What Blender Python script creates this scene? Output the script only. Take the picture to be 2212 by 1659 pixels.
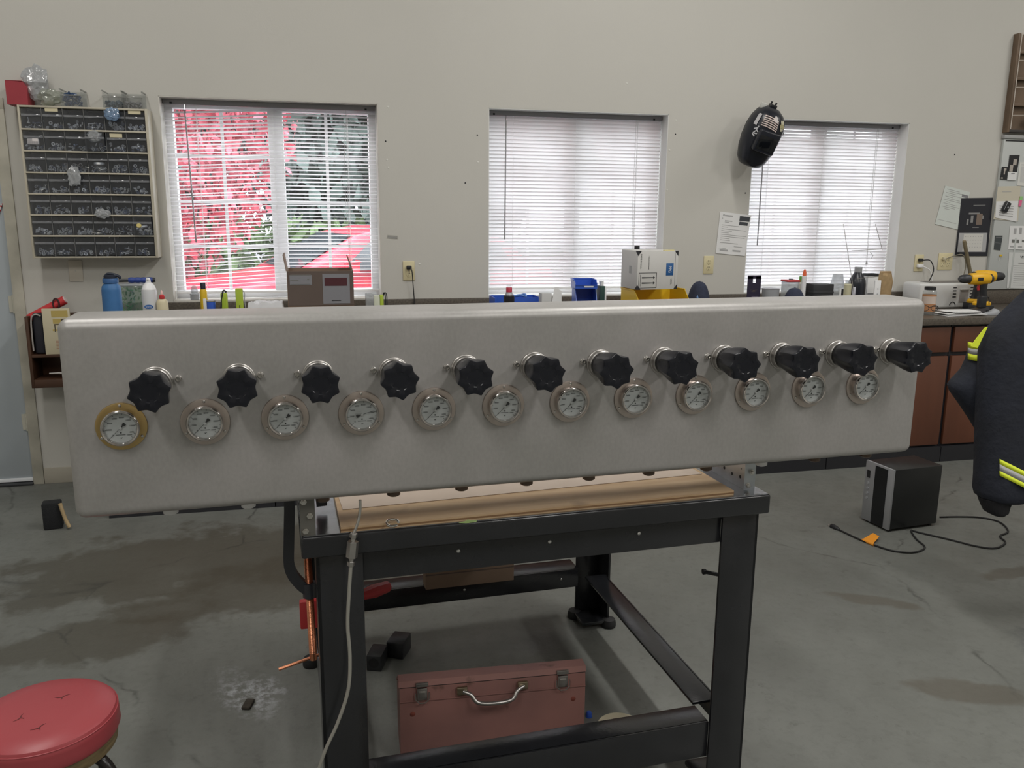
import bpy, bmesh, math, random
from mathutils import Vector, Matrix, Euler
random.seed(7)
for o in list(bpy.data.objects): bpy.data.objects.remove(o)
SC = bpy.context.scene
COL = SC.collection
PI = math.pi
# ------------------------------------------------------------------ camera
FPX, YAW, PITCH, ROLL, CAMH = 1812.87, 0.230958, 0.203675, 0.00869, 1.5405
IW, IH = 2212.0, 1659.0
fw = Vector((math.sin(YAW)*math.cos(PITCH), math.cos(YAW)*math.cos(PITCH), -math.sin(PITCH)))
r0 = Vector((math.cos(YAW), -math.sin(YAW), 0)); u0 = r0.cross(fw)
rt = r0*math.cos(ROLL)+u0*math.sin(ROLL); up = -r0*math.sin(ROLL)+u0*math.cos(ROLL)
CAMP = Vector((0, 0, CAMH))
cam = bpy.data.cameras.new('camera'); cam.sensor_fit = 'HORIZONTAL'; cam.sensor_width = 36.0
cam.lens = FPX/IW*36.0; cam.clip_start = 0.05; cam.clip_end = 400
camo = bpy.data.objects.new('camera', cam); COL.objects.link(camo)
m = Matrix((rt, up, -fw)).transposed().to_4x4(); m.translation = CAMP
camo.matrix_world = m
SC.camera = camo
# ------------------------------------------------------------------ light and exposure
SC.view_settings.view_transform = 'Standard'; SC.view_settings.look = 'None'
SC.view_settings.gamma = 1.0; SC.view_settings.use_curve_mapping = False
SC.view_settings.exposure = 0.6
SKY = 4.1            # overcast daylight
world = bpy.data.worlds.new('overcast_sky'); SC.world = world; world.use_nodes = True
bg = world.node_tree.nodes['Background']; bg.inputs[0].default_value = (0.93, 0.965, 1.0, 1); bg.inputs[1].default_value = SKY
LAMP_SPOTS = [(-1.6, -1.5, 38), (2.0, -1.7, 48), (5.4, -1.4, 72), (-1.4, 2.6, 28), (2.0, 2.5, 44), (5.8, 2.6, 28)]   # x, y, watts
D = 5.0427           # back wall, room side
CEIL = 4.8
PHI = 0.0442
TV = Vector((math.cos(PHI), math.sin(PHI), 0)); NV = Vector((-math.sin(PHI), math.cos(PHI), 0))
def TW(x, y, z): return TV*x + NV*y + Vector((0, 0, z))
def ray(px, py): return fw + rt*((px-IW/2)/FPX) - up*((py-IH/2)/FPX)
def onY(px, py, Y):
    d = ray(px, py); return CAMP + d*(Y/d.y)
def onZ(px, py, Z):
    d = ray(px, py); return CAMP + d*((Z-CAMH)/d.z)
def onN(px, py, yn):
    d = ray(px, py); return CAMP + d*(yn/d.dot(NV))
def onD(px, py, dep): return CAMP + ray(px, py)*dep

# ------------------------------------------------------------------ materials
MATS = {}
def mat(name, col, rough=0.5, metal=0.0, vary=0.0, vs=6.0, bump=0.0, bs=60.0, spec=0.5, col2=None, emit=None, stretch=None, alpha=None, detail=4):
    if name in MATS: return MATS[name]
    M_ = bpy.data.materials.new(name); M_.use_nodes = True; nt = M_.node_tree; b = nt.nodes['Principled BSDF']
    c = (col[0], col[1], col[2], 1)
    b.inputs['Base Color'].default_value = c; b.inputs['Roughness'].default_value = rough; b.inputs['Metallic'].default_value = metal
    b.inputs['Specular IOR Level'].default_value = spec
    if vary or bump:
        tc = nt.nodes.new('ShaderNodeTexCoord'); src = tc.outputs['Object']
        if stretch:
            mp = nt.nodes.new('ShaderNodeMapping'); mp.inputs['Scale'].default_value = stretch
            nt.links.new(src, mp.inputs[0]); src = mp.outputs[0]
    if vary:
        n = nt.nodes.new('ShaderNodeTexNoise'); n.inputs['Scale'].default_value = vs; n.inputs['Detail'].default_value = detail
        nt.links.new(src, n.inputs['Vector'])
        rp = nt.nodes.new('ShaderNodeValToRGB'); e = rp.color_ramp.elements
        c2 = col2 or tuple(x*(1-vary) for x in col)
        e[0].position = 0.32; e[0].color = (c2[0], c2[1], c2[2], 1)
        e[1].position = 0.68; e[1].color = c
        nt.links.new(n.outputs[0], rp.inputs[0]); nt.links.new(rp.outputs[0], b.inputs['Base Color'])
    if bump:
        n2 = nt.nodes.new('ShaderNodeTexNoise'); n2.inputs['Scale'].default_value = bs; n2.inputs['Detail'].default_value = 3
        nt.links.new(src, n2.inputs['Vector'])
        bp = nt.nodes.new('ShaderNodeBump'); bp.inputs['Strength'].default_value = bump; bp.inputs['Distance'].default_value = 0.004
        nt.links.new(n2.outputs[0], bp.inputs['Height']); nt.links.new(bp.outputs[0], b.inputs['Normal'])
    if emit:
        b.inputs['Emission Color'].default_value = (emit[0], emit[1], emit[2], 1); b.inputs['Emission Strength'].default_value = emit[3]
    if alpha is not None: b.inputs['Alpha'].default_value = alpha
    MATS[name] = M_; return M_
def clear_mat(name, tint, gloss=0.12, body=0.0, bodycol=(0.8, 0.8, 0.8), rough=0.08, bump=0.0, bs=20):
    """thin clear plastic or glass: transparent sheet with a share of gloss and of haze"""
    if name in MATS: return MATS[name]
    M_ = bpy.data.materials.new(name); M_.use_nodes = True; nt = M_.node_tree; nt.nodes.clear()
    out = nt.nodes.new('ShaderNodeOutputMaterial'); t = nt.nodes.new('ShaderNodeBsdfTransparent'); t.inputs[0].default_value = (*tint, 1)
    g = nt.nodes.new('ShaderNodeBsdfGlossy'); g.inputs['Roughness'].default_value = rough
    d = nt.nodes.new('ShaderNodeBsdfDiffuse'); d.inputs[0].default_value = (*bodycol, 1)
    m1 = nt.nodes.new('ShaderNodeMixShader'); m1.inputs[0].default_value = body
    nt.links.new(t.outputs[0], m1.inputs[1]); nt.links.new(d.outputs[0], m1.inputs[2])
    m2 = nt.nodes.new('ShaderNodeMixShader'); m2.inputs[0].default_value = gloss
    nt.links.new(m1.outputs[0], m2.inputs[1]); nt.links.new(g.outputs[0], m2.inputs[2]); nt.links.new(m2.outputs[0], out.inputs[0])
    if bump:
        tc = nt.nodes.new('ShaderNodeTexCoord'); n2 = nt.nodes.new('ShaderNodeTexNoise'); n2.inputs['Scale'].default_value = bs
        nt.links.new(tc.outputs['Object'], n2.inputs['Vector']); bp = nt.nodes.new('ShaderNodeBump'); bp.inputs['Strength'].default_value = bump; bp.inputs['Distance'].default_value = 0.01
        nt.links.new(n2.outputs[0], bp.inputs['Height']); nt.links.new(bp.outputs[0], g.inputs['Normal']); nt.links.new(bp.outputs[0], d.inputs['Normal'])
    MATS[name] = M_; return M_
def slat_mat():
    M_ = bpy.data.materials.new('blind_vinyl'); M_.use_nodes = True; nt = M_.node_tree; nt.nodes.clear()
    out = nt.nodes.new('ShaderNodeOutputMaterial'); d = nt.nodes.new('ShaderNodeBsdfPrincipled')
    d.inputs['Base Color'].default_value = (0.80, 0.79, 0.80, 1); d.inputs['Roughness'].default_value = 0.4
    t = nt.nodes.new('ShaderNodeBsdfTranslucent'); t.inputs[0].default_value = (0.83, 0.81, 0.82, 1)
    mx = nt.nodes.new('ShaderNodeMixShader'); mx.inputs[0].default_value = 0.36
    nt.links.new(d.outputs[0], mx.inputs[1]); nt.links.new(t.outputs[0], mx.inputs[2]); nt.links.new(mx.outputs[0], out.inputs[0])
    return M_
def floor_mat():
    M_ = bpy.data.materials.new('stained_shadowed_concrete'); M_.use_nodes = True; nt = M_.node_tree; N = nt.nodes; L = nt.links
    b = N['Principled BSDF']; tc = N.new('ShaderNodeTexCoord'); co = tc.outputs['Object']
    def noise(sc, det=6, rough=0.6, vec=co):
        n = N.new('ShaderNodeTexNoise'); n.inputs['Scale'].default_value = sc; n.inputs['Detail'].default_value = det; n.inputs['Roughness'].default_value = rough
        L.new(vec, n.inputs['Vector']); return n
    def ramp(src, p0, p1, c0=(0, 0, 0), c1=(1, 1, 1)):
        r = N.new('ShaderNodeValToRGB'); r.color_ramp.elements[0].position = p0; r.color_ramp.elements[1].position = p1
        r.color_ramp.elements[0].color = (*c0, 1); r.color_ramp.elements[1].color = (*c1, 1); L.new(src, r.inputs[0]); return r.outputs[0]
    def math_(op, a, bb):
        q = N.new('ShaderNodeMath'); q.operation = op; q.use_clamp = True
        for i, s in enumerate((a, bb)):
            if isinstance(s, (int, float)): q.inputs[i].default_value = s
            else: L.new(s, q.inputs[i])
        return q.outputs[0]
    def mix(f, a, bb):
        q = N.new('ShaderNodeMix'); q.data_type = 'RGBA'
        if isinstance(f, float): q.inputs[0].default_value = f
        else: L.new(f, q.inputs[0])
        for i, s in ((6, a), (7, bb)):
            if isinstance(s, tuple): q.inputs[i].default_value = (*s, 1)
            else: L.new(s, q.inputs[i])
        return q.outputs[2]
    def blob(x, y, rx, ry, rot=0.0):
        mp = N.new('ShaderNodeMapping'); mp.vector_type = 'TEXTURE'
        mp.inputs['Location'].default_value = (x, y, 0); mp.inputs['Rotation'].default_value = (0, 0, rot); mp.inputs['Scale'].default_value = (rx, ry, 1)
        L.new(co, mp.inputs[0])
        n = noise(4.5, 5, 0.65)
        add = N.new('ShaderNodeVectorMath'); add.operation = 'MULTIPLY_ADD'
        sub = N.new('ShaderNodeVectorMath'); sub.operation = 'SUBTRACT'; L.new(n.outputs['Color'], sub.inputs[0]); sub.inputs[1].default_value = (0.5, 0.5, 0.5)
        L.new(sub.outputs[0], add.inputs[0]); add.inputs[1].default_value = (1.9, 1.9, 0); L.new(mp.outputs[0], add.inputs[2])
        g = N.new('ShaderNodeTexGradient'); g.gradient_type = 'SPHERICAL'; L.new(add.outputs[0], g.inputs[0])
        return g.outputs['Fac'] if 'Fac' in g.outputs else g.outputs[1]
    base = mix(ramp(noise(0.55, 4).outputs[0], 0.35, 0.65), (0.135, 0.140, 0.128), (0.185, 0.190, 0.174))
    base = mix(math_('MULTIPLY', ramp(noise(3.2, 8, 0.7).outputs[0], 0.42, 0.7), 0.5), base, (0.105, 0.108, 0.096))
    base = mix(math_('MULTIPLY', ramp(noise(26, 6, 0.7).outputs[0], 0.50, 0.75), 0.5), base, (0.085, 0.085, 0.078))
    base = mix(math_('MULTIPLY', ramp(noise(11, 7, 0.75).outputs[0], 0.60, 0.66), 0.4), base, (0.07, 0.068, 0.06))
    stain = [(-0.62, 3.75, 0.95, 0.42, 0.15), (0.05, 3.45, 0.75, 0.4, 0.1), (-0.85, 3.05, 0.38, 0.20, 0.1), (-0.62, 3.25, 0.25, 0.14, 0.0)]
    for s in stain:
        base = mix(math_('MULTIPLY', ramp(blob(*s), 0.02, 0.28), 0.72), base, (0.066, 0.060, 0.045))
    for s in [(2.05, 2.1, 0.22, 0.09, -0.5), (2.95, 2.85, 0.20, 0.06, 0.1), (2.15, 2.75, 0.2, 0.05, -0.6)]:
        base = mix(math_('MULTIPLY', ramp(blob(*s), 0.02, 0.3), 0.6), base, (0.085, 0.073, 0.055))
    base = mix(math_('MULTIPLY', ramp(blob(2.75, 2.25, 0.35, 0.25, 0.0), 0.02, 0.4), 0.8), base, (0.045, 0.050, 0.055))  # floor shadow near the hanging coat, painted into the concrete colour
    # pale spill of dust and scuffs beside the table
    base = mix(math_('MULTIPLY', math_('MULTIPLY', ramp(blob(-0.27, 2.62, 0.11, 0.20, 0.5), 0.02, 0.7), ramp(noise(30, 6, 0.7).outputs[0], 0.45, 0.62)), 0.85), base, (0.45, 0.46, 0.49))
    # cracks
    nz = noise(1.7, 5, 0.6)
    md = N.new('ShaderNodeVectorMath'); md.operation = 'MULTIPLY_ADD'; L.new(nz.outputs['Color'], md.inputs[0]); md.inputs[1].default_value = (0.35, 0.35, 0); L.new(co, md.inputs[2])
    vo = N.new('ShaderNodeTexVoronoi'); vo.feature = 'DISTANCE_TO_EDGE'; vo.inputs['Scale'].default_value = 0.42; L.new(md.outputs[0], vo.inputs['Vector'])
    ck = ramp(vo.outputs['Distance'], 0.0, 0.0035, (1, 1, 1), (0, 0, 0))
    base = mix(math_('MULTIPLY', ck, math_('MULTIPLY', ramp(noise(5, 4).outputs[0], 0.45, 0.6), 0.75)), base, (0.045, 0.045, 0.04))
    L.new(base, b.inputs['Base Color'])
    L.new(ramp(noise(2.3, 6).outputs[0], 0.3, 0.7, (0.36, 0.36, 0.36), (0.62, 0.62, 0.62)), b.inputs['Roughness'])
    b.inputs['Specular IOR Level'].default_value = 0.5
    bp = N.new('ShaderNodeBump'); bp.inputs['Strength'].default_value = 0.25; bp.inputs['Distance'].default_value = 0.004
    L.new(noise(45, 5).outputs[0], bp.inputs['Height']); L.new(bp.outputs[0], b.inputs['Normal'])
    return M_

WALL = mat('painted_wall', (0.555, 0.540, 0.500), 0.65, vary=0.035, vs=1.3, bump=0.06, bs=120)
WHITE = mat('white_vinyl', (0.80, 0.80, 0.81), 0.4)
WPAINT = mat('white_paint', (0.72, 0.72, 0.70), 0.5, vary=0.06, vs=3)
DOORP = mat('door_paint', (0.40, 0.44, 0.47), 0.42, vary=0.04, vs=2)
CASING = mat('casing_paint', (0.50, 0.475, 0.40), 0.5, vary=0.25, vs=9)
STEEL = mat('stainless', (0.62, 0.60, 0.57), 0.25, 1.0)
STEELD = mat('stainless_satin', (0.50, 0.48, 0.46), 0.38, 1.0, vary=0.1, vs=30)
CHROME = mat('chrome', (0.75, 0.74, 0.72), 0.14, 1.0)
ALU = mat('brushed_aluminium', (0.43, 0.415, 0.395), 0.44, 0.34, vary=0.0)
FLANGE = mat('gauge_flange_steel', (0.56, 0.49, 0.45), 0.33, 1.0, vary=0.12, vs=25)
GOLD = mat('gauge_flange_brass', (0.60, 0.43, 0.19), 0.33, 1.0, vary=0.12, vs=25)
DIAL = mat('dial_white', (0.58, 0.59, 0.59), 0.5)
INK = mat('black_ink', (0.015, 0.015, 0.018), 0.6)
GREYINK = mat('grey_ink', (0.22, 0.22, 0.23), 0.7)
PALEINK = mat('pale_ink', (0.38, 0.38, 0.38), 0.7)
KNOB = mat('black_knob_plastic', (0.010, 0.011, 0.016), 0.27, spec=0.4)
BLACKP = mat('black_plastic', (0.016, 0.017, 0.020), 0.42)
RUBBER = mat('black_rubber', (0.014, 0.014, 0.015), 0.7)
TSTEEL = mat('table_black_paint', (0.018, 0.019, 0.022), 0.24, vary=0.25, vs=12, bump=0.10, bs=70, spec=0.6)
TTOP = mat('table_top_steel', (0.42, 0.43, 0.45), 0.20, 1.0, vary=0.2, vs=20, bump=0.06, bs=90)
WOOD = mat('plywood_face', (0.44, 0.30, 0.175), 0.55, vary=0.0)
GALV = mat('galvanised', (0.52, 0.55, 0.58), 0.33, 0.9, vary=0.15, vs=20)
CARD = mat('cardboard', (0.225, 0.155, 0.110), 0.75, vary=0.08, vs=8)
CARDD = mat('cardboard_dark', (0.115, 0.085, 0.072), 0.75, vary=0.08, vs=8)
PAPER = mat('paper', (0.74, 0.74, 0.74), 0.7)
PAPERG = mat('paper_greenish', (0.60, 0.64, 0.61), 0.7)
COUNTER = mat('laminate_counter', (0.125, 0.105, 0.085), 0.35, vary=0.5, vs=90, detail=6)
CABWOOD = mat('cabinet_wood', (0.145, 0.052, 0.028), 0.4, vary=0.28, vs=7, stretch=(1, 1, 0.12), detail=6)
CABDARK = mat('cabinet_black', (0.016, 0.016, 0.020), 0.5)
IVORY = mat('ivory_plastic', (0.64, 0.57, 0.36), 0.4)
BEIGEP = mat('beige_plastic', (0.50, 0.46, 0.37), 0.5, vary=0.1, vs=8)
RED = mat('red_plastic', (0.52, 0.035, 0.04), 0.4)
REDCARD = mat('red_card', (0.34, 0.035, 0.05), 0.6, vary=0.1, vs=10)
BLUE = mat('blue_plastic', (0.03, 0.10, 0.50), 0.35)
BOTBLUE = mat('blue_powder_coat', (0.040, 0.150, 0.36), 0.5, vary=0.08, vs=40)
YELLOW = mat('yellow_plastic', (0.72, 0.47, 0.02), 0.4)
DRILLY = mat('drill_yellow', (0.80, 0.44, 0.015), 0.4)
LIME = mat('lime_plastic', (0.36, 0.47, 0.04), 0.45)
GREEN = mat('green_plastic', (0.05, 0.30, 0.09), 0.5, vary=0.5, vs=60)
NAVY = mat('navy_cloth', (0.028, 0.036, 0.070), 0.85, vary=0.25, vs=60, bump=0.4, bs=300)
JACKET = mat('turnout_cloth', (0.011, 0.014, 0.025), 0.85, vary=0.45, vs=7, bump=1.0, bs=34)
KNIT = mat('cuff_knit', (0.008, 0.008, 0.010), 0.95, bump=0.8, bs=300, stretch=(1, 1, 0.1))
LIMETRIM = mat('lime_trim', (0.66, 0.76, 0.03), 0.6)
SILVERTRIM = mat('silver_trim', (0.36, 0.36, 0.36), 0.45)
COPPER = mat('copper', (0.72, 0.30, 0.17), 0.32, 1.0, vary=0.25, vs=30)
IRON = mat('cast_iron_paint', (0.030, 0.031, 0.038), 0.38, bump=0.1, bs=60)
REDVINYL = mat('red_vinyl', (0.36, 0.058, 0.068), 0.36, vary=0.06, vs=5, bump=0.06, bs=60)
OLDWOOD = mat('old_wood', (0.20, 0.145, 0.07), 0.6, vary=0.5, vs=15, stretch=(1, 1, 6))
BLACKPAINT = mat('chipped_black_paint', (0.018, 0.014, 0.012), 0.3, vary=0.0)
SHELFW = mat('brown_shelf_wood', (0.075, 0.034, 0.018), 0.5, vary=0.3, vs=8)
RACKW = mat('rack_wood', (0.17, 0.115, 0.075), 0.6, vary=0.3, vs=5)
TOOLRED = mat('worn_red_enamel', (0.26, 0.105, 0.085), 0.5, vary=0.0)
TAPE = mat('masking_tape', (0.52, 0.47, 0.34), 0.6)
TAN = mat('tan_plastic', (0.42, 0.37, 0.26), 0.5)
ORANGE = mat('orange_tag', (0.80, 0.30, 0.02), 0.5)
DARKGREY = mat('dark_grey_metal', (0.045, 0.047, 0.052), 0.4, 0.4)
SILVERP = mat('silver_plastic', (0.36, 0.37, 0.39), 0.4, 0.3)
GREYP = mat('grey_plastic', (0.33, 0.34, 0.36), 0.45)
HELM = mat('helmet_black', (0.008, 0.010, 0.017), 0.33)
BOXWHITE = mat('white_box_board', (0.60, 0.59, 0.57), 0.6, vary=0.05, vs=5)
LOGOBLUE = mat('logo_blue', (0.02, 0.10, 0.28), 0.5)
CREAM = mat('cream_plastic', (0.62, 0.55, 0.38), 0.5)
BROWNBAG = mat('brown_paper', (0.42, 0.29, 0.15), 0.8, vary=0.25, vs=30)
MAPLE = mat('red_maple_leaf', (0.74, 0.19, 0.25), 0.6, vary=0.55, vs=3)
FIR = mat('fir_needles', (0.085, 0.125, 0.115), 0.7, vary=0.5, vs=3)
BARK = mat('bark', (0.12, 0.09, 0.07), 0.8)
CARRED = mat('car_red', (0.70, 0.06, 0.10), 0.22, spec=0.6)
CARGLASS = mat('car_glass', (0.05, 0.06, 0.07), 0.06, spec=0.8)
ASPHALT = mat('asphalt', (0.11, 0.11, 0.12), 0.8, vary=0.3, vs=4)
GLASS = clear_mat('window_glass', (0.97, 0.98, 0.98), 0.06, rough=0.02)
GAUGEGLASS = clear_mat('gauge_glass', (0.96, 0.97, 0.97), 0.05, rough=0.04)
CLEARP = clear_mat('clear_plastic', (0.92, 0.93, 0.93), 0.09, 0.04)
HAZEP = clear_mat('hazy_plastic', (0.80, 0.82, 0.84), 0.10, 0.38, (0.62, 0.64, 0.66), bump=0.6, bs=40)
SMOKEP = clear_mat('smoky_drawer_plastic', (0.82, 0.84, 0.87), 0.06, 0.06, (0.23, 0.24, 0.27), 0.15)
SLAT = slat_mat()
FLOORM = floor_mat()
# plywood: grain, pale sheets of laminate and oil spots
def ply(name, base, pale, spots):
    Mx = MATS[name]; nt = Mx.node_tree; N = nt.nodes; L = nt.links; b = N['Principled BSDF']
    tc = N.new('ShaderNodeTexCoord'); mp = N.new('ShaderNodeMapping'); mp.inputs['Scale'].default_value = (1.5, 14, 14); L.new(tc.outputs['Object'], mp.inputs[0])
    n = N.new('ShaderNodeTexNoise'); n.inputs['Scale'].default_value = 2.2; n.inputs['Detail'].default_value = 8; L.new(mp.outputs[0], n.inputs['Vector'])
    r = N.new('ShaderNodeValToRGB'); r.color_ramp.elements[0].position = 0.3; r.color_ramp.elements[1].position = 0.7
    r.color_ramp.elements[0].color = (*base, 1); r.color_ramp.elements[1].color = (*pale, 1); L.new(n.outputs[0], r.inputs[0])
    n3 = N.new('ShaderNodeTexNoise'); n3.inputs['Scale'].default_value = spots; n3.inputs['Detail'].default_value = 5; L.new(tc.outputs['Object'], n3.inputs['Vector'])
    r3 = N.new('ShaderNodeValToRGB'); r3.color_ramp.elements[0].position = 0.62; r3.color_ramp.elements[1].position = 0.74; L.new(n3.outputs[0], r3.inputs[0])
    mx = N.new('ShaderNodeMix'); mx.data_type = 'RGBA'; mx.inputs[7].default_value = (base[0]*0.45, base[1]*0.45, base[2]*0.5, 1)
    ml = N.new('ShaderNodeMath'); ml.operation = 'MULTIPLY'; ml.inputs[1].default_value = 0.6; L.new(r3.outputs[0], ml.inputs[0])
    L.new(ml.outputs[0], mx.inputs[0]); L.new(r.outputs[0], mx.inputs[6]); L.new(mx.outputs[2], b.inputs['Base Color'])
def brushed():
    Mx = MATS['brushed_aluminium']; nt = Mx.node_tree; N = nt.nodes; L = nt.links; b = N['Principled BSDF']
    tc = N.new('ShaderNodeTexCoord')
    def nz(sc, det, st=(1, 1, 1)):
        mp = N.new('ShaderNodeMapping'); mp.inputs['Scale'].default_value = st; L.new(tc.outputs['Object'], mp.inputs[0])
        n = N.new('ShaderNodeTexNoise'); n.inputs['Scale'].default_value = sc; n.inputs['Detail'].default_value = det; L.new(mp.outputs[0], n.inputs['Vector']); return n.outputs[0]
    def rp(src, p0, p1, c0, c1):
        r = N.new('ShaderNodeValToRGB'); r.color_ramp.elements[0].position = p0; r.color_ramp.elements[1].position = p1
        r.color_ramp.elements[0].color = (*c0, 1); r.color_ramp.elements[1].color = (*c1, 1); L.new(src, r.inputs[0]); return r.outputs[0]
    def mx(f, a, c):
        q = N.new('ShaderNodeMix'); q.data_type = 'RGBA'; q.inputs[0].default_value = f; q.blend_type = 'MULTIPLY'; L.new(a, q.inputs[6]); L.new(c, q.inputs[7]); return q.outputs[2]
    c = rp(nz(2.6, 5), .3, .7, (.375, .367, .358), (.455, .437, .432))
    c = mx(.8, c, rp(nz(7, 7, (1, 1, .8)), .35, .65, (.88, .885, .86), (1, .99, .985)))
    c = mx(.5, c, rp(nz(140, 3, (1, 1, .7)), .35, .65, (.86, .86, .86), (1, 1, 1)))
    L.new(c, b.inputs['Base Color'])
    L.new(rp(nz(5, 5), .3, .7, (.36, .36, .36), (.52, .52, .52)), b.inputs['Roughness'])
    bp = N.new('ShaderNodeBump'); bp.inputs['Strength'].default_value = .06; bp.inputs['Distance'].default_value = .002; L.new(nz(240, 3, (1, 1, .3)), bp.inputs['Height']); L.new(bp.outputs[0], b.inputs['Normal'])
brushed()
ply('plywood_face', (0.36, 0.235, 0.13), (0.50, 0.36, 0.22), 7)
def worn(name, base, rust, sc, lo=0.60, hi=0.68):
    Mx = MATS[name]; nt = Mx.node_tree; N = nt.nodes; L = nt.links; b = N['Principled BSDF']
    tc = N.new('ShaderNodeTexCoord')
    n0 = N.new('ShaderNodeTexNoise'); n0.inputs['Scale'].default_value = 3.5; n0.inputs['Detail'].default_value = 5; L.new(tc.outputs['Object'], n0.inputs['Vector'])
    r0_ = N.new('ShaderNodeValToRGB'); r0_.color_ramp.elements[0].position = 0.35; r0_.color_ramp.elements[1].position = 0.65
    r0_.color_ramp.elements[0].color = (base[0]*0.68, base[1]*0.72, base[2]*0.75, 1); r0_.color_ramp.elements[1].color = (*base, 1); L.new(n0.outputs[0], r0_.inputs[0])
    n = N.new('ShaderNodeTexNoise'); n.inputs['Scale'].default_value = sc; n.inputs['Detail'].default_value = 8; L.new(tc.outputs['Object'], n.inputs['Vector'])
    r = N.new('ShaderNodeValToRGB'); r.color_ramp.elements[0].position = lo; r.color_ramp.elements[1].position = hi; L.new(n.outputs[0], r.inputs[0])
    mx = N.new('ShaderNodeMix'); mx.data_type = 'RGBA'; mx.inputs[7].default_value = (*rust, 1)
    L.new(r.outputs[0], mx.inputs[0]); L.new(r0_.outputs[0], mx.inputs[6]); L.new(mx.outputs[2], b.inputs['Base Color'])
worn('worn_red_enamel', (0.30, 0.145, 0.125), (0.09, 0.05, 0.035), 11, 0.64, 0.72)
worn('chipped_black_paint', (0.018, 0.014, 0.012), (0.40, 0.38, 0.33), 26, 0.66, 0.68)

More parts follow.
